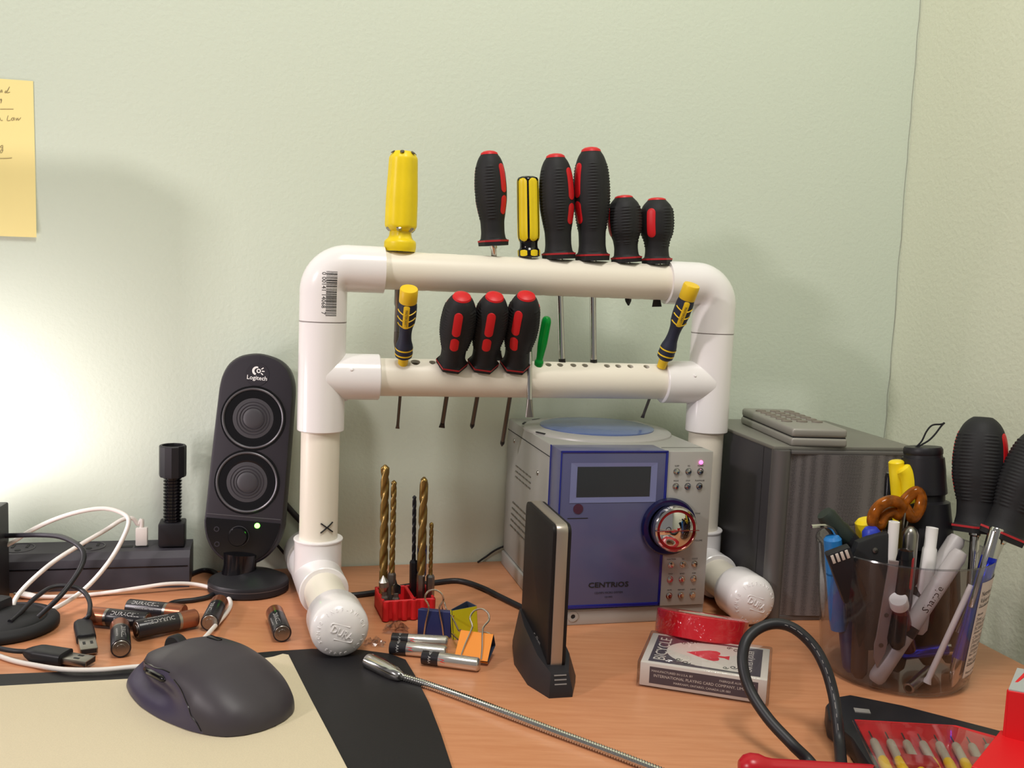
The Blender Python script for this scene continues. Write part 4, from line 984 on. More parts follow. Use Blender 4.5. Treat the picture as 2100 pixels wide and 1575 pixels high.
# ------------------------------------------------------------------ playing cards in a clear case, red tape roll
m_card = mat('card_box_white', (208, 200, 192), .5)
m_cdark = mat('card_box_dark', (72, 66, 76), .45)
m_cred = mat('card_red', (206, 52, 66), .5)
m_case = clear_plastic('clear_case', (.96, .96, .97, 1), 1.45, .03)
c_fl, c_fr = on_z(1304, 1408), on_z(1576, 1450)
ca = math.degrees(math.atan2(c_fr.y-c_fl.y, c_fr.x-c_fl.x)); cl = (c_fr-c_fl).length
CDM = T(c_fl) @ RZ(ca-.5)
cards = thing('card_deck', 'boxed playing cards in a clear case with red spade on top', 'playing cards', CDM)
DW, DD, DH = cl, 67, 20
G().box(2, DW-2, 2, DD-2, 1, DH-1.5, .6).build('tuck_box', m_card, cards)
G().box(0, DW, 0, DD, 0.2, DH, 1.6, 3).build('clear_case', m_case, cards)
Zt = DH-1.45
pnl = G(); pnl.box(7, DW-7, 6, DD-6, Zt-.3, Zt+.02); pnl.build('top_print', m_cdark, cards, smooth=0)
def topm(x, y): return T(x, y, Zt+.05) @ RZ(90)
el = [(DW*.45+25*math.cos(A(a)), DD*.5+23*math.sin(A(a))) for a in range(0, 360, 10)]
g = G(); g.prism([(DW*.43, 10), (DW*.76, 9), (DW*.76, DD-9), (DW*.43, DD-10)], Zt, Zt+.05); g.prism(el, Zt, Zt+.08); g.build('white_oval', m_card, cards, smooth=0)
# red spade pointing left
spd = []
for k in range(25):
    t_ = k/24; 
half = [(-15, 0), (-11, 2.4), (-5, 6.2), (1, 9.4), (6, 10.2), (9, 8.2), (9.6, 5), (8.6, 2.6), (8, 1.6), (13, 1.8), (16, 3.8), (16.4, 4.2)]
pts2 = half+[(x, -y) for x, y in half[::-1]][:-1]
G().prism([(DW*.50+x, DD*.5+y) for x, y in pts2], Zt+.05, Zt+.16).build('red_spade', m_cred, cards, smooth=0)
g = G(); g.text('BICYCLE', 12.5, topm(14.5, DD*.5), ext=.04, sx=.98); g.text('CARTES À JOUER', 5.6, topm(DW*.84, DD*.5), ext=.04, sx=1.0); g.build('white_lettering', m_card, cards, smooth=0)
g = G()
for s_ in (-1, 1):
    for (xx, yy_, r_) in ((DW*.72, 17, 3), (DW*.66, 20, 2.2), (DW*.36, 21, 3.4), (DW*.30, 17, 2.4)):
        c_ = [(xx+r_*(1-k/14)*math.cos(k*.7), DD*.5+s_*(yy_+r_*(1-k/14)*math.sin(k*.7)), Zt+.12) for k in range(12)]; g.tube(c_, .28, 4, sm=2)
g.build('scrollwork', m_ink, cards, smooth=0)
G().box(9, DW-8, 1.85, 2.4, 3.6, DH-4).build('side_print', m_cdark, cards, smooth=0)
Mfr = T(0, 1.8, 0) @ FRONT
g = G(); g.text('INTERNATIONAL PLAYING CARD COMPANY, LIMITED', 2.9, Mfr @ T(DW*.5, 9.6, 0), ext=.03, sx=.98); g.text('MARKHAM, ONTARIO, CANADA L3R 0B3', 2.2, Mfr @ T(DW*.5, 6.0, 0), ext=.03); g.text('MANUFACTURED IN U.S.A. BY', 2.2, Mfr @ T(DW*.27, 13.0, 0), ext=.03); g.text('FABRIQUÉ AUX É.-U. PAR', 2.2, Mfr @ T(DW*.76, 13.0, 0), ext=.03)
g.build('side_lettering', m_card, cards, smooth=0)
m_tape = mat('red_tape', (190, 20, 34), .22, bump=.0, coat=.5)
nt = m_tape.node_tree; b = nt.nodes['Principled BSDF']
tc = nt.nodes.new('ShaderNodeTexCoord'); nz = nt.nodes.new('ShaderNodeTexNoise'); nz.inputs['Scale'].default_value = 55; nz.inputs['Distortion'].default_value = 2.5; nz.inputs['Detail'].default_value = 3
bpn = nt.nodes.new('ShaderNodeBump'); bpn.inputs['Strength'].default_value = .5; bpn.inputs['Distance'].default_value = .006
nt.links.new(tc.outputs['Object'], nz.inputs['Vector']); nt.links.new(nz.outputs['Fac'], bpn.inputs['Height']); nt.links.new(bpn.outputs[0], b.inputs['Coat Normal']); b.inputs['Coat Weight'].default_value = .9
tf = on_z(1437, 1317, 20.3); RT = 36.5
TPM = T(tf+Vector((.10, .995, 0))*1.0) @ RZ(-6) @ RY(4.2) @ RX(-15.5) @ T(4, RT, 0)
tape = thing('tape_roll', 'roll of red electrical tape in shiny wrap propped on the card deck', 'tape', TPM)
G().lathe([(RT-1, 0), (RT, .8), (RT, 18.2), (RT-1, 19), (20, 19), (19.6, 18.4), (19.6, .6), (20, 0)], 72, closed=True).build('tape_winding', m_tape, tape, smooth=40)
G().lathe([(19.6, .3), (19.6, 18.7), (18.4, 18.7), (18.4, .3)], 48, closed=True).build('core', mat('tape_core', (206, 196, 178), .7), tape)

# ------------------------------------------------------------------ drill bits in a red holder
m_rhold = mat('red_holder', (196, 24, 30), .5, bump=.2, bscale=500)
m_gold = mat('titanium_gold', (140, 114, 64), .32, .85)
m_bdrill = mat('black_oxide', (48, 48, 52), .4, .7)
d0, d1 = on_z(784, 1276), on_z(892, 1263)
DHM = T(d0) @ RZ(18)
Wd = (d1-d0).length*.96
hold = thing('bit_holder', 'red ribbed plastic bit holder standing on the desk', 'bit holder', DHM)
g = G(); t_ = 2.2
def wallb(x0, x1, y0, y1, z0, z1): g.box(x0, x1, y0, y1, z0, z1, .5, 1)
wallb(0, Wd, 0, 40, 0, 3); wallb(0, Wd, 0, t_, 0, 18); wallb(0, Wd, 40-t_, 40, 0, 18); wallb(0, t_, 0, 40, 0, 18); wallb(Wd-t_, Wd, 0, 40, 0, 18); wallb(Wd*.56, Wd*.56+3, 0, 40, 0, 18)
g.build('tray', m_rhold, hold)
for k in range(6): G().tube([Vector((3+k*(Wd-6)/5, .3, 1)), Vector((3+k*(Wd-6)/5,   .3, 17.4))], 2.6, 12, sm=1).build('rib', m_rhold, hold)
g = G(); g.box(Wd*.56+3, Wd-t_, 2, 38, 3, 11); g.build('bit_block', m_rhold, hold)
def twist(g, r, z0, z1, pitch, M):
    n = int((z1-z0)/1.0); seg = 24; R_ = []
    for i in range(n+1):
        z = z0+(z1-z0)*i/n; ph = 2*PI*(z-z0)/pitch
        ring = []
        for j in range(seg):
            a = 2*PI*j/seg; q = r*(1-.42*max(0, math.cos(2*(a-ph))-.15)); ring.append(Vector((q*math.cos(a), q*math.sin(a), z)))
        R_.append(ring)
    R_.append([Vector((.25*r*math.cos(2*PI*j/seg), .25*r*math.sin(2*PI*j/seg), z1+r*.7)) for j in range(seg)])
    g.rings(R_, M)
def bit(label, bx, by, tx, ty, r, shank_len, hexs, m1, m2, off, pitch=None):
    # off: distance behind the holder front, in mm
    p = DHM @ Vector((0, off, 0)); nrm = DHM.to_3x3() @ Vector((0, 1, 0))
    p0, p1 = on_pl(bx, by, p, nrm), on_pl(tx, ty, p, nrm); d = (p1-p0).normalized()
    z0 = 3.2 if off < 0 else 3.2
    p0 = p0+d*((z0-p0.z)/d.z); L = (p1-p0).length
    o = thing('drill_bit', label, 'drill bit', placed(p0, p1, 0), 'bits standing in the red holder')
    if hexs: G().lathe([(3.4, 0), (3.6, 1), (3.6, shank_len), (2.6, shank_len+2)], 6).build('hex_shank', m2, o, smooth=20)
    else: G().lathe([(r*.98, 0), (r*.98, shank_len)], 20).build('round_shank', m2, o)
    g = G(); twist(g, r, shank_len, L-r*.7, pitch or r*11, Matrix()); g.build('fluted_twist', m1, o, smooth=50); return o
bit('tallest gold drill bit standing at the left of the red holder', 786, 1200, 790, 953, 3.7, 34, False, m_gold, m_gold, 22)
bit('slimmer gold drill bit right beside the tallest one', 803, 1200, 808, 985, 2.5, 32, True, m_gold, m_dsteel, 18, 22)
bit('thin black drill bit behind the others in the red holder', 848, 1195, 850, 1016, 1.8, 38, True, m_bdrill, m_bdrill, 30, 16)
bit('thick gold drill bit at the right half of the red holder', 862, 1225, 870, 978, 3.7, 32, True, m_gold, m_steel, 14)
bit('short thin gold drill bit at the right corner of the red holder', 882, 1222, 885, 1071, 1.8, 30, True, m_gold, m_steel, 12, 14)
def small_bit(name, label, bx, by, tx, ty, off, kind):
    p = DHM @ Vector((0, off, 0)); nrm = DHM.to_3x3() @ Vector((0, 1, 0)); p0, p1 = on_pl(bx, by, p, nrm), on_pl(tx, ty, p, nrm); d = (p1-p0).normalized(); p0 = p0+d*((3.2-p0.z)/d.z); L = (p1-p0).length
    o = thing(name, label, 'drill bit', placed(p0, p1, 20), 'bits standing in the red holder')
    G().lathe([(3.2, 0), (3.2, L*.45), (2.4, L*.5), (2.4, L*.6)], 6).build('hex_shank', m_dsteel, o, smooth=20)
    if kind == 'sink': G().lathe([(2.4, L*.6), (4.4, L*.72), (4.4, L*.84), (.4, L)], 10).build('cutter', m_steel, o, smooth=15)
    else: G().prism([(-4, 0), (4, 0), (4, 7), (1, 9), (0, 13), (-1, 9), (-4, 7)], -.9, .9, M=T(0, 0, L-13) @ FRONT).build('spade_blade', m_chrome, o, smooth=0)
    return o
small_bit('countersink_bit', 'stubby steel countersink bit at the front left of the red holder', 790, 1228, 786, 1180, 8, 'sink')
small_bit('spade_bit', 'small chrome spade bit at the front of the red holder', 812, 1232, 812, 1188, 8, 'spade')
pB = DHM @ Vector((Wd*.86, 30, 3.4)); oB = thing('blue_bit', 'dark blue handled bit at the back of the red holder', 'driver bit', T(pB))
G().lathe([(2.5, 0), (2.5, 25)], 12).build('shank', m_bdrill, oB); G().lathe([(2.5, 24), (4.2, 26), (4.2, 52), (3, 55), (.1, 55.5)], 20).build('sleeve', mat('dark_blue_sleeve', (32, 36, 92), .4), oB)

# ------------------------------------------------------------------ binder clips
m_wire = mat('nickel_wire', (205, 192, 176), .2, .95)
def clip(label, M, colr, W=26, H=20, D=13, h1=(0, 0), h2=None):
    # body: spine at z=H (top), lips at z=0 ; extrusion along x
    o = thing('binder_clip', label, 'binder clip', M, 'binder clips')
    mo = mat('clip_'+label.split()[0], colr, .5); mi_ = mat('clip_inside_'+label.split()[0], (58, 66, 84), .4)
    sec = [(-.5, 0), (-1.3, -.6), (-1.6, .4), (-D/2, H-.8), (-D/2+.6, H), (D/2-.6, H), (D/2, H-.8), (1.6, .4), (1.3, -.6), (.5, 0)]
    ins = [(-.4, .6), (-.9, .3), (-1.1, .8), (-D/2+.7, H-1.3), (-D/2+1.1, H-.7), (D/2-1.1, H-.7), (D/2-.7, H-1.3), (1.1, .8), (.9, .3), (.4, .6)]
    n = len(sec); vs = [(-W/2, y, z) for y, z in sec]+[(W/2, y, z) for y, z in sec]; f = [(i, i+1, n+i+1, n+i) for i in range(n-1)]
    vi = [(-W/2, y, z) for y, z in ins]+[(W/2, y, z) for y, z in ins]; 
    sh = G(); sh.add(vs, f); k = len(vs)
    sh = sh.build('spring_body', mo, o, smooth=20)
    g = G(); g.add(vs+vi, [(k+i+1, k+i, k+n+i, k+n+i+1) for i in range(n-1)]+[(i, i+1, k+i+1, k+i) for i in range(n-1)]+[(n+i+1, n+i, k+n+i, k+n+i+1) for i in range(n-1)]); g.build('inner_face', mi_, o, smooth=20)
    def handle(side, ang):
        a = 8.0; P_ = [(-a, 0), (-a*.86, 9), (-a*.55, 22), (-a*.62, 26), (-a*.95, 31), (-a*.7, 36.5), (0, 39), (a*.7, 36.5), (a*.95, 31), (a*.62, 26), (a*.55, 22), (a*.86, 9), (a, 0)]
        Mh = T(0, side*1.6, .2) @ RX(ang*-side)
        G().tube([(x, 0, z) for x, z in P_], .75, 8, sm=5, M=Mh).build('wire_handle', m_wire, o)
    handle(-1, h1); handle(1, h2 if h2 is not None else h1)
    return o
cb = on_z(889, 1312); clip('blue binder clip standing behind the slim batteries, one wire arm up', T(cb+Vector((0, 6, 1.8))) @ RZ(-8) @ RX(-14), (34, 42, 92), 27, 20, 14, h1=20, h2=-120)
cyy = on_z(951, 1324); clip('yellow binder clip tipped on end between the blue and orange ones', T(cyy+Vector((-10, 11, 12.6))) @ RZ(38) @ RY(84) @ RX(0) @ T(0, 0, 0), (206, 196, 26), 25, 20, 14, h1=-70, h2=-110)
co_ = on_z(966, 1362); clip('orange binder clip lying on its face with wire arm folded back', T(co_+Vector((0, 0, 3.5))) @ RZ(-14) @ RX(-58), (240, 146, 44), 26, 21, 14, h1=19, h2=19)
# ------------------------------------------------------------------ clear plastic cup and what stands in it
m_cup = clear_plastic('cup_plastic', (.90, .89, .91, 1), 1.42, .05)
cc = on_z(1853, 1118, 100); CX, CYc = cc.x, cc.y
CUPM = T(CX, CYc, 0)
cup = thing('plastic_cup', 'clear cut-down plastic tub crammed with pens and tools', 'cup', CUPM)
prof = [(.1, .4), (46, .4), (51, 1.5), (54, 6), (55, 12), (64.5, 100), (65.3, 100.4), (65.6, 99.5), (56, 12), (55, 5), (52, .6), (46.5, 0), (.1, 0)]
G().lathe([(.1, 1.6), (46, 1.6), (50, 2.6), (52.8, 7), (53.8, 13), (63.4, 99.6), (64.0, 100), (64.6, 99.6), (55, 13), (54, 6.5), (51, 1.2), (46.5, 0.2), (.1, .2)], 72, cap0=False, cap1=False).build('tub', m_cup, cup, smooth=50)
G().lathe([(63.2, 99.2), (63.6, 100.3), (64.4, 100.3), (64.8, 99.2)], 72, closed=True).build('rim', clear_plastic('rim_plastic', (.8, .8, .82, 1), 1.9, .1), cup)
def cupr(z): return 55+(z-13)*9.6/86.6
def cup_at(px, py, push=.5):               # point on the front surface of the tub wall
    d = ray(px, py).normalized(); p = CAM_P.copy(); lo, hi = 400.0, CYc
    a_ = 300.0
    while a_ < 1100:
        q = CAM_P+d*a_
        if math.hypot(q.x-CX, q.y-CYc) < cupr(q.z)+push: break
        a_ += .5
    q = CAM_P+d*a_; return math.atan2(q.y-CYc, q.x-CX), q.z
a0, z0 = cup_at(1974, 1392); a1, z1 = cup_at(2034, 1190)
z0 = min(z0, 14); z1 = max(z1, 88); a0 -= 0.0; a1 = a0+.75
def lab(p, lift=.35):                      # p.x arc length from a0, p.y height
    r = cupr(p.y)+lift+p.z; a = a0+p.x/60.0; return Vector((r*math.cos(a), r*math.sin(a), p.y))
g = G(); n = 14; vs = []; Wl = (a1-a0)*60
for i in range(n+1):
    for z in (z0, z1): vs.append(lab(Vector((Wl*i/n, z, 0)))); 
k = len(vs); vs2 = [lab(Vector((Wl*i/n, z, -.3))) for i in range(n+1) for z in (z0, z1)]
g.add(vs+vs2, [(2*i, 2*i+2, 2*i+3, 2*i+1) for i in range(n)]+[(k+2*i+1, k+2*i+3, k+2*i+2, k+2*i) for i in range(n)])
lb = g.build('nutrition_label', mat('label_paper', (212, 202, 200), .6), cup)
g = G(); yT = z1-4
rows = ['Nutrition Facts', 'Valeur nutritive', 'Per 1 cup / pour 1 tasse', '', 'Amount', 'Teneur', 'Calories / Calories 110', 'Fat / Lipides 1 g', 'Saturates / saturés 0 g', '+ Trans / trans 0 g', 'Cholesterol / Cholestérol', 'Sodium / Sodium 220 mg', 'Carbohydrate / Glucides', 'Fibre / Fibres 3 g', 'Sugars / Sucres 6 g', 'Protein / Protéines 2 g', '', 'Vitamin A / Vitamine A', 'Calcium / Calcium', 'Iron / Fer']
for i, s_ in enumerate(rows):
    sz = 5.4 if i < 2 else 3.1
    yT -= (5.2 if i < 2 else 3.5)
    if s_: g.text(s_, sz, fn=lambda p, yT=yT: lab(Vector((2.5+p.x, yT+p.y, p.z*.1)), .45), ext=.01, align='LEFT', res=1, sx=.9)
    if i in (2, 5, 6, 7, 9, 10, 11, 12, 14, 15):
        q = [lab(Vector((2+(Wl-4)*j/10, yT-1.6+dz, 0)), .45) for dz in (0, .55 if i in (2, 15) else .25) for j in range(11)]; g.add(q, [(j, j+1, j+12, j+11) for j in range(10)])
g.build('label_print', m_ink, lb, smooth=0)
CUPG = 'things standing in the plastic cup'
def cy_(px, py, dy): return on_y(px, py, CYc+dy)
def inside(p, mg=7):                              # keep a foot inside the tub
    r = math.hypot(p.x-CX, p.y-CYc); m_ = cupr(max(p.z, 13))-mg
    if r > m_: p = Vector((CX+(p.x-CX)*m_/r, CYc+(p.y-CYc)*m_/r, p.z))
    return Vector((p.x, p.y, max(p.z, 5)))
# two large screwdrivers
def bigd(label, bx, by, tx, ty, dy0, dy1, R_, foot_px, foot_dy, pads):
    p0, p1 = cy_(bx, by, dy0), cy_(tx, ty, dy1); L = (p1-p0).length
    o = thing('large_screwdriver', label, 'screwdriver', placed(p0, p1, 0), CUPG)
    black_driver(o, L, R_, pads, [A(-90), A(-150), A(-5), A(170)], 88, 'cross', 12, 3.6, top=False); return o
bigd('large black and red screwdriver upright in the plastic cup', 2000, 1092, 2016, 856, -8, 6, 19.0, None, 0, [A(-46), A(150)])
bigd('large black and red screwdriver in the cup, cut off by right picture edge', 2052, 1106, 2150, 884, -26, -20, 18.6, None, 0, [A(-60), A(120)])
# black flashlight
p1, p0 = cy_(1893, 921, 22), inside(cy_(1925, 1330, 14), 25)
L = (p1-p0).length
fl = thing('flashlight', 'fat black flashlight with stepped barrel and wrist loop in the cup', 'flashlight', placed(p0, p1, 0), CUPG)
G().lathe([(12, 0), (17, 1), (19, L*.50), (22.0, L*.52), (19.2, L*.74), (15.6, L*.75), (15.6, L*.775), (17.4, L*.785), (16.6, L*.85), (16.4, L*.90), (15.6, L*.96)], 48).build('barrel', m_blk, fl, smooth=30)
G().lathe([(14.6, L*.955), (14.2, L*.975), (14.6, L*.98), (14.6, L*1.0), (13.6, L*1.012), (.1, L*1.012)], 40, cap0=False).build('tail_cap', m_blk, fl, smooth=30)
inv = placed(p0, p1, 0).inverted()
G().tube([inv @ cy_(*q, 20) for q in ((1876, 919), (1890, 905), (1900, 885), (1912, 872), (1930, 870), (1937, 867), (1930, 874), (1918, 890), (1905, 903), (1890, 912), (1880, 918))], .7, 6, sm=5).build('wrist_loop', m_cord, fl)
# yellow pliers
py0 = inside(cy_(1846, 1230, 18))
pl = thing('pliers', 'yellow-handled pliers standing handles up in the cup', 'pliers', T(py0), CUPG)
def pp(px, py, dy): return cy_(px, py, dy)-py0
G().tube([pp(1838, 944, 22), pp(1839, 960, 22), pp(1840, 985, 21), pp(1842, 1030, 20), pp(1845, 1100, 18)], [(0, 4), (.08, 6), (.25, 6), (1, 4.6)], 18, sm=6).build('handle', m_yel, pl)
G().tube([pp(1850, 958, 16), pp(1860, 972, 15), pp(1865, 995, 14), pp(1864, 1030, 13), pp(1856, 1090, 14), pp(1850, 1140, 16)], [(0, 3.6), (.08, 6), (.4, 6.2), (1, 4.6)], 18, sm=6).build('handle', m_yel, pl)
G().tube([pp(1850, 1135, 16), pp(1847, 1200, 18), pp(1845, 1300, 18)], 6, 12, sm=3, flat=.6).build('jaws', m_dsteel, pl)
# black pen
def stick(name, label, cat, top, bot, r, m, dyt=0, dyb=0, cap=None, group=CUPG, tipr=.5, seg=20):
    p1 = cy_(*top, dyt); p0 = inside(cy_(*bot, dyb)); L_ = (p1-p0).length
    o = thing(name, label, cat, placed(p0, p1, 0), group)
    G().lathe([(r*tipr, 0), (r*.95, 4), (r, 8), (r, L_*.62)], seg).build('barrel', m, o)
    return o, L_
m_mk = mat('marker_grey', (178, 172, 172), .4); m_wmk = mat('marker_white', (222, 216, 214), .4)
o, L_ = stick('pen', 'black capped pen behind the yellow pliers', 'pen', (1828, 970), (1816, 1250), 4.6, m_blk, 26, 24)
G().lathe([(5, L_*.6), (5.2, L_*.62), (4.8, L_*.97), (3.8, L_), (.1, L_)], 20).build('cap', m_blkg, o); G().box(-1.2, 1.2, -6.6, -4.6, L_*.7, L_*.99, .4).build('clip', m_blkg, o)
# amber scissors
m_amber = mat('amber_handle', (150, 82, 20), .1, trans=.3, ior=1.3, var=.5, vscale=150)
sc0 = inside(cy_(1838, 1240, -6)); scs = thing('scissors', 'scissors with amber tortoiseshell handles, blades down in the cup', 'scissors', T(sc0), CUPG)
def qq(px, py, dy): return cy_(px, py, dy)-sc0
G().tube([qq(*q) for q in ((1790, 1072, -8), (1793, 1052, -8), (1808, 1034, -8), (1830, 1027, -7), (1850, 1036, -6), (1846, 1056, -4), (1830, 1050, -3), (1812, 1060, -4), (1803, 1078, -6))], 4.4, 14, sm=6, closed=True).build('finger_loop', m_amber, scs)
G().tube([qq(*q) for q in ((1852, 1034, -4), (1864, 1018, -2), (1880, 1008, -2), (1889, 1022, -3), (1885, 1045, -5), (1872, 1062, -6), (1862, 1052, -6), (1858, 1044, -5))], 4.4, 14, sm=6, closed=True).build('finger_loop', m_amber, scs)
G().tube([qq(1852, 1050, -5), qq(1846, 1100, -6), qq(1838, 1230, -6)], 4.5, 10, sm=4, flat=.35).build('blade', m_steel, scs); G().tube([qq(1860, 1054, -3), qq(1850, 1110, -4), qq(1846, 1230, -4)], 4.5, 10, sm=4, flat=.35).build('blade', m_steel, scs)
# dark green rubber-grip tool leaning left
o, L_ = stick('grip_tool', 'dark rubber-gripped tool leaning over the left rim of the cup', 'tool', (1690, 1052), (1800, 1180), 8, m_rub, -4, -2)
G().lathe([(8, L_*.6), (8.2, L_*.72), (7.2, L_*.78), (7.4, L_*.95), (6, L_), (.1, L_)], 24).build('grip', mat('dark_green_rubber', (34, 44, 38), .55), o)
# yellow and blue highlighters
o, L_ = stick('highlighter', 'fat yellow highlighter behind the scissors', 'highlighter', (1778, 1064), (1800, 1220), 9, mat('hl_body', (60, 60, 64), .5), 8, 8)
G().lathe([(9, L_*.6), (10, L_*.64), (9.5, L_*.96), (7, L_), (.1, L_)], 28).build('cap', m_yel, o)
o, L_ = stick('highlighter', 'blue capped marker in front of the yellow highlighter', 'marker', (1786, 1082), (1796, 1240), 6, m_blk, -14, -12)
G().lathe([(6, L_*.6), (7, L_*.64), (6.6, L_*.95), (4.4, L_), (.1, L_)], 24).build('cap', mat('blue_cap', (44, 62, 178), .4), o)
# hex key
hk = [cy_(*q) for q in ((1664, 1080, -20), (1680, 1079, -18), (1700, 1080, -14), (1712, 1092, -12), (1724, 1130, -10), (1740, 1260, -6))]
hk[-1] = inside(hk[-1]); g = G(); g.tube(hk, 1.5, 6, sm=4); tag(g.build('hex_key', m_chrome, smooth=20), 'bent chrome hex key hooked over the left rim of the cup', 'hex key', CUPG)
# light blue lighter, black comb with cream teeth
o, L_ = stick('lighter', 'light blue lighter low at the left side of the cup', 'lighter', (1707, 1100), (1720, 1290), 6.6, mat('sky_blue', (40, 120, 190), .35), -14, -10, tipr=.9)
G().lathe([(6.6, L_*.6), (6.6, L_*.97), (5, L_), (.1, L_)], 20).build('hood', MATS['sky_blue'], o)
pc = inside(cy_(1738, 1230, -34)); cmb = thing('black_connector', 'black block with cream slots leaning on the left rim inside the cup', 'connector', placed(pc, cy_(1716, 1126, -36), 0), CUPG)
Lc = (cy_(1716, 1126, -36)-pc).length
G().box(-9, 9, -4, 4, 0, Lc, 1.5).build('body', m_blk, cmb)
for k in range(4): G().box(-6.6+k*3.6, -4.4+k*3.6, -4.5, -3.8, Lc-8, Lc-1, .3).build('slot', m_card, cmb)
# black plier case with rivet
pc = inside(cy_(1795, 1330, -28)); tp = cy_(1788, 1092, -22); blk = thing('folding_tool', 'wide black folding tool with rivet, front and centre in the cup', 'multi-tool', placed(pc, tp, 0), CUPG)
Lc = (tp-pc).length
outl = [(-14, 0), (14, 0), (17, Lc*.5), (18, Lc*.9), (12, Lc), (2, Lc*.985), (-12, Lc*.93), (-17, Lc*.8), (-17, Lc*.4)]
G().prism(outl, -5, 5, 1.5, 2, M=FRONT).build('body', m_rub, blk); G().lathe([(2.2, 0), (2, 1), (.1, 1.3)], 16, T(0, -5, Lc*.86) @ FRONT).build('rivet', m_steel, blk)
# white pen tubes
o, L_ = stick('white_pen', 'white pen with hollow open end beside the amber scissors', 'pen', (1834, 1070), (1818, 1260), 3.9, m_wmk, -26, -26)
G().lathe([(3.9, L_*.6), (3.9, L_), (2.7, L_), (2.5, L_-6), (.1, L_-6)], 22, cap0=False).build('open_end', m_white, o)
o, L_ = stick('grey_pen', 'grey pen with round silver end right of the folding tool', 'pen', (1868, 1082), (1850, 1290), 5.6, mat('grey_plastic', (92, 88, 92), .35), -18, -20)
G().lathe([(5.6, L_*.6), (6, L_*.64), (6, L_*.94), (4.6, L_*.985), (2, L_+1), (.1, L_+1.2)], 24).build('rounded_end', m_steel, o)
o, L_ = stick('white_marker', 'white tapering marker with flat open end, middle of the cup', 'marker', (1912, 1082), (1885, 1300), 5.6, m_wmk, -16, -20)
G().lathe([(5.6, L_*.6), (5.2, L_*.8), (4.4, L_*.82), (4.4, L_), (3.4, L_), (3.2, L_-3), (.1, L_-3)], 24, cap0=False).build('cap', m_white, o)
o, L_ = stick('marker', 'small red and yellow ended pen tucked behind the white marker', 'pen', (1896, 1112), (1880, 1280), 4.6, m_blk, 4, 0)
G().lathe([(4.6, L_*.6), (5, L_*.9), (4.4, L_), (2.6, L_+.4)], 20).build('yellow_end', m_yel, o); G().lathe([(2.8, L_+.2), (2.4, L_+1), (.1, L_+1.2)], 16).build('red_centre', m_red, o)
o, L_ = stick('black_pen', 'black and red barrelled pen against the inside of the cup front', 'pen', (1858, 1128), (1838, 1330), 6, m_blkg, -44, -42)
G().lathe([(6, L_*.6), (6.2, L_*.9), (5, L_), (.1, L_+.6)], 24).build('cap', m_blkg, o); G().patch(lambda th, z: 6.1, A(-40), L_*.62, L_*.94, 2.6, .2).build('red_label', m_redd, o)
# darker pens that fill the tub
for top_, bot_, dt, db, r_, lab_, mm_ in (
        ((1722, 1140), (1745, 1400), 10, -20, 6.5, 'dark blue pen low against the left side of the cup', mat('dark_blue_pen', (38, 46, 84), .4)),
        ((1770, 1150), (1760, 1400), -20, -30, 6.0, 'brown-black pencil low at the left of the folding tool', mat('brown_pencil', (58, 40, 36), .5)),
        ((1920, 1150), (1900, 1420), 20, 0, 8.0, 'thick black marker low behind the grey markers', m_blk),
        ((1950, 1160), (1960, 1420), 26, 8, 7.0, 'black pen low at the right back of the cup', m_blkg),
        ((1880, 1160), (1830, 1410), 6, -14, 7.0, 'black crayon low in the middle of the cup', m_rub),
        ((1800, 1150), (1815, 1420), 30, 6, 8.5, 'fat dark marker low at the back of the cup', m_blk)):
    o, L_ = stick('dark_pen', lab_, 'pen', top_, bot_, r_, mm_, dt, db)
    G().lathe([(r_, L_*.6), (r_*1.05, L_*.64), (r_, L_*.95), (r_*.7, L_), (.1, L_)], 20).build('cap', mm_, o)
# grey permanent markers
def sharp(label, top, bot, dyt, dyb, r=6.2, word=True):
    p1 = cy_(*top, dyt); p0 = inside(cy_(*bot, dyb)); L_ = (p1-p0).length
    o = thing('grey_marker', label, 'marker', placed(p0, p1, 0), CUPG)
    G().lathe([(3.6, 0), (5.2, 1.5), (r, 5), (r, L_*.36)], 28).build('cap', m_mk, o)
    G().lathe([(r*1.02, L_*.36), (r*1.02, L_*.43)], 28).build('black_collar', m_blk, o)
    G().lathe([(r, L_*.43), (r, L_*.95), (r*.8, L_*.99), (.1, L_)], 28).build('barrel', m_mk, o)
    if word:
        rr = r+.05; g = G(); g.text('Sharpie', 7.5, fn=lambda p: Vector((rr*math.cos(A(-95)-p.y/rr), rr*math.sin(A(-95)-p.y/rr), L_*.64+p.x)), ext=.01); g.build('lettering', m_ink, o, smooth=0)
    return o
sharp('grey permanent marker slanting across the cup front with black lettering', (1972, 1128), (1792, 1408), -30, -36)
sharp('grey permanent marker behind the lettered one, its end above the rim', (1966, 1100), (1838, 1300), -8, -22, 6.6, False)
# flat steel file, silver cap, swabs
p1 = cy_(1836, 1150, -46); p0 = inside(cy_(1789, 1378, -48)); L_ = (p1-p0).length
fo = thing('nail_file', 'flat steel file pressed against the cup front', 'file', placed(p0, p1, 0), CUPG)
G().prism([(0, 0), (4, 12), (4.6, 20), (3.6, 24), (4.4, L_), (-4.4, L_), (-4.2, 24), (-4.8, 18), (-3.6, 8)], -.8, .8, .2, 1, M=FRONT).build('blade', mat('dull_steel', (150, 138, 138), .5, .5), fo, smooth=20)
for z in (18, L_*.5): G().lathe([(1.7, 0), (1.7, .3), (.1, .3)], 14, T(0, -.9, z) @ FRONT).build('hole', m_dsteel, fo)
p1 = cy_(1842, 1228, -50); p0 = inside(cy_(1862, 1330, -20)); p1 = Vector((p1.x, p1.y, p1.z)); L_ = (p1-p0).length
bt_ = thing('glass_vial', 'small vial with round white cap lying inside the cup', 'vial', placed(p0, p1, 0), CUPG)
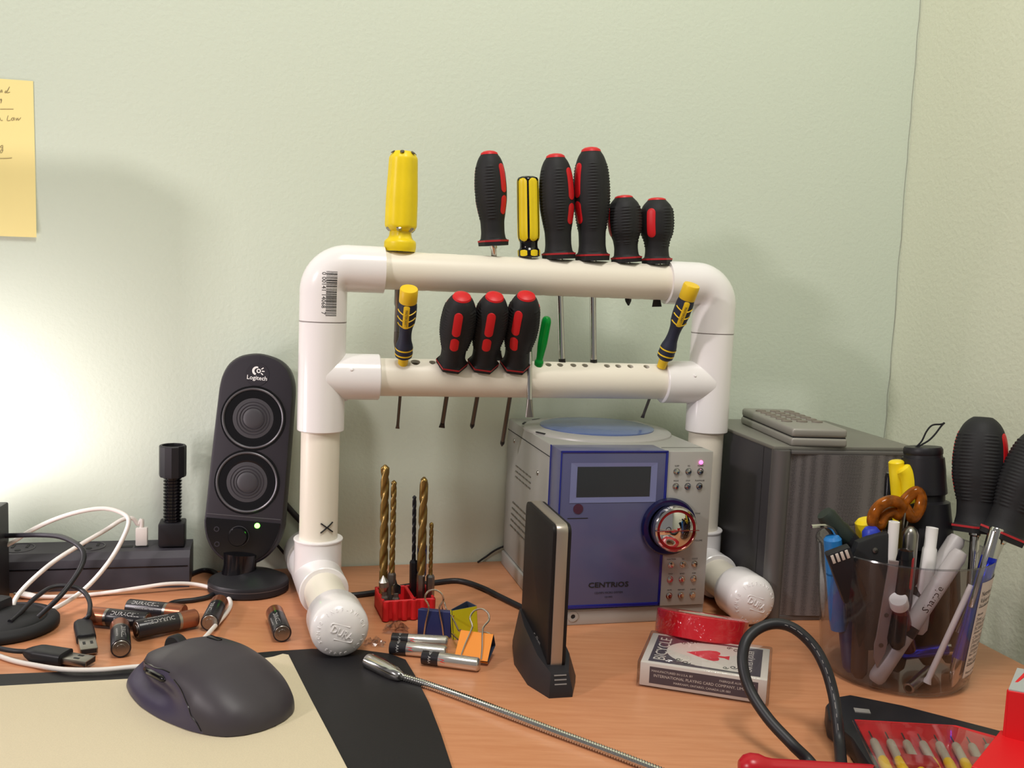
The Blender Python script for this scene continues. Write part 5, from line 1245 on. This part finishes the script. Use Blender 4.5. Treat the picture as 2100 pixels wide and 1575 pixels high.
G().lathe([(5, 0), (6, 1), (6, L_-8)], 20).build('body', mat('dark_red_vial', (84, 40, 44), .2), bt_); G().lathe([(6.6, L_-8), (6.6, L_-1), (6, L_), (.1, L_)], 24).build('cap', m_white, bt_)
o, L_ = stick('swab', 'long thin pale stick slanting at the right inside the cup', 'stick', (1992, 1200), (1900, 1400), 2.2, m_wmk, -34, -36, tipr=1.6)
G().lathe([(2.2, L_*.6), (2.2, L_), (.1, L_)], 14).build('upper_stick', m_wmk, o)
# blue metal pens
m_blue = mat('blue_metal', (40, 58, 214), .2, .75)
p1 = cy_(2046, 1082, -34); p0 = inside(cy_(1952, 1432, -40)); L_ = (p1-p0).length
bp_ = thing('blue_pen', 'metallic blue pen with chrome ends at the right of the cup', 'pen', placed(p0, p1, 0), CUPG)
G().lathe([(1, 0), (3.2, 5), (4.8, 14), (5.2, 22)], 24).build('tip_cone', m_chrome, bp_); G().lathe([(5.3, 22), (5.5, L_*.82)], 28).build('barrel', m_blue, bp_); G().lathe([(5.6, L_*.82), (5.6, L_*.99), (4.8, L_), (.1, L_)], 28).build('cap', m_chrome, bp_)
G().box(-7, -5.2, -2, 2, L_*.5, L_*.98, .5, M=RZ(40)).build('clip', m_chrome, bp_)
p0, p1 = cy_(1848, 1342, -14), cy_(1940, 1332, -6); p0 = inside(p0); p1 = Vector((p1.x, p1.y, p1.z))
b2_ = thing('blue_pen', 'second metallic blue pen lying low across the cup', 'pen', placed(p0, p1, 0), CUPG)
L_ = (p1-p0).length; G().lathe([(2, -6), (4.2, 0), (4.4, L_)], 22).build('barrel', m_blue, b2_); G().lathe([(4.5, L_), (4.5, L_+5), (3.6, L_+6)], 22).build('end', m_chrome, b2_)
p0, p1 = inside(cy_(1863, 1412, -46)), cy_(1905, 1375, -20)
ts = thing('steel_tube', 'short steel tube end showing at the bottom of the cup', 'tube', placed(p0, p1, 0), CUPG)
L_ = (p1-p0).length; G().lathe([(3.4, 0), (4.0, .3), (4.0, L_), (2.6, L_), (2.6, 0)], 24, closed=True).build('tube_wall', m_steel, ts)

# ------------------------------------------------------------------ thick black cable arching up in the foreground
cbl = thing('thick_cable', 'thick black cable arching over the card deck in the right foreground', 'cable')
pts = [on_z(1700, 1640, 4), on_z(1668, 1572, 5), on_y(1625, 1527, 566), on_y(1575, 1473, 580), on_y(1538, 1415, 594), on_y(1523, 1360, 604), on_y(1530, 1315, 612), on_y(1556, 1289, 618), on_y(1592, 1279, 620), on_y(1630, 1290, 618), on_y(1668, 1325, 612), on_y(1693, 1370, 604), on_y(1708, 1420, 596), on_y(1716, 1470, 586), on_y(1722, 1530, 574), on_z(1727, 1590, 8), on_z(1732, 1660, 4)]
G().tube(pts, 3.6, 16, sm=8).build('sheath', m_cord, cbl, smooth=60)
P_ = cr(pts, 8)
# pale printing along the sheath
for k, i in enumerate(range(68, 108, 3)):
    q = P_[i]; d = (P_[i+1]-P_[i]).normalized(); v = (CAM_P-q).normalized(); v = (v-d*v.dot(d)).normalized(); x = d.cross(v)
    g = G(); L_ = 4.0 if k % 3 else 2.2; M = Matrix((d, x, v)).transposed().to_4x4(); M.translation = q+v*3.61
    g.box(-L_/2, L_/2, -.22, .22, -.1, .06, M=M); g.build('sheath_print', m_grey, cbl, smooth=0)

# ------------------------------------------------------------------ precision bit set in the foreground
kb = thing('bit_set_case', 'black case of yellow-handled precision bits under a clear cover, bottom right corner', 'bit set')
def kz(px, py, z): return on_z(px, py, z)
bo = [kz(1692, 1462, 8), kz(1706, 1446, 8), kz(1742, 1440, 8), kz(1850, 1462, 8), kz(2070, 1520, 8), kz(2200, 1560, 8), kz(2230, 1700, 8), kz(1860, 1720, 8), kz(1790, 1600, 8), kz(1745, 1530, 8), kz(1697, 1490, 8)]
G().prism([(p.x, p.y) for p in bo][::-1], .2, 14, 2, 2).build('case_base', m_blk, kb, smooth=35)
li = [kz(1752, 1478, 14), kz(1960, 1490, 14), kz(2090, 1525, 14), kz(2180, 1660, 14), kz(1850, 1660, 14)]
G().prism([(p.x, p.y) for p in li][::-1], 13.5, 15, .3, 1).build('red_liner', mat('red_liner', (200, 34, 40), .5, var=.1, vscale=40), kb)
G().box(-5, 5, -3, 3, -.2, .4, M=T(kz(1768, 1458, 14.2)) @ RZ(-10)).build('latch_tab', m_grey, kb)
m_sleeve = mat('bit_sleeve', (196, 188, 172), .4, .3)
for k in range(10):
    x0 = 1782+k*33.5; a_, b_ = kz(x0, 1500+k*2.0, 18), kz(x0+40, 1582+k*.5, 18)
    d = (b_-a_); L_ = d.length; M = along(a_, b_)
    h = G().lathe([(.5, 0), (.6, L_*.2), (.9, L_*.22), (.9, L_*.3)], 10, M).build('bit_tip', m_steel, kb)
    G().lathe([(2.2, L_*.26), (2.6, L_*.30), (2.6, L_*.72)], 14, M).build('bit_sleeve', m_sleeve, kb); G().lathe([(2.7, L_*.72), (3.0, L_*.75), (3.0, L_*1.6)], 14, M).build('bit_handle', m_yel2, kb)
cv = [kz(1748, 1476, 24), kz(1950, 1487, 24), kz(2060, 1520, 24), kz(2030, 1555, 24), kz(2120, 1660, 24), kz(1840, 1660, 24)]
G().prism([(p.x, p.y) for p in cv][::-1], 22.5, 24, .4, 2).build('clear_cover', clear_plastic('cover_plastic', (.95, .94, .93, 1), 1.5, .06), kb)
for (x0, y0, x1, y1) in ((1850, 1558, 1920, 1566), (1990, 1562, 2040, 1572)): 
    a_, b_ = kz(x0, y0, 20), kz(x1, y1, 20); c_ = (a_+b_)/2; G().box(-(b_-a_).length/2, (b_-a_).length/2, -8, 6, -2, 2, 1.5, M=T(c_) @ RZ(-4)).build('bit_clamp', m_redd, kb)
# red card box flap on the right
f0, f1 = on_z(2052, 1540, 15), on_z(2180, 1575, 15)
fx = (f1-f0).normalized(); 
rbx = thing('red_carton', 'red cardboard carton with grey rim cut off by the lower right edge', 'carton', T(f0) @ RZ(math.degrees(math.atan2(fx.y, fx.x))))
hh = 39
rbx_inv = (T(f0) @ RZ(math.degrees(math.atan2(fx.y, fx.x)))).inverted()
G().prism([(2, 0), (70, 0), (70, hh+6), (1, hh)], -1, 1, .3, 1, M=FRONT).build('front_wall', mat('red_card', (214, 18, 26), .55), rbx)
G().prism([(0, 0), (45, 0), (45, hh+3), (0, hh)], -1, 1, .3, 1, M=T(1, 0, 0) @ RZ(80) @ FRONT).build('side_wall', MATS['red_card'], rbx)
G().box(1, 70, 0, 42, 0, 0.8, M=T(0, 0, hh) @ RY(-3)).build('grey_flap', mat('grey_card', (168, 172, 170), .6), rbx)
lowp_ = [rbx_inv @ on_z(x, y, z) for x, y, z in ((2052, 1500, 24), (2120, 1520, 24), (2150, 1620, 24), (1992, 1575, 24))]
G().prism([(p.x, p.y) for p in lowp_][::-1], lowp_[0].z-1, lowp_[0].z+1, .3, 1).build('lower_flap', MATS['red_card'], rbx)
# red round-ended handle along the bottom edge
h0, h1 = on_z(1535, 1574, 9), on_z(1800, 1590, 8)
rh = thing('red_screwdriver', 'red plastic handle with bulbous end along the bottom edge of picture', 'screwdriver', along(h0, h1))
Lh = (h1-h0).length
G().lathe([(.1, -6), (4, -5.6), (7, -3), (8.4, 1), (8.2, 6), (6.6, 10), (6.0, 14), (6.0, Lh)], 32, cap0=False).build('grip', mat('red_handle_plastic', (178, 16, 34), .3), rh); G().lathe([(3, Lh), (3, Lh+60)], 16).build('shaft', m_steel, rh)
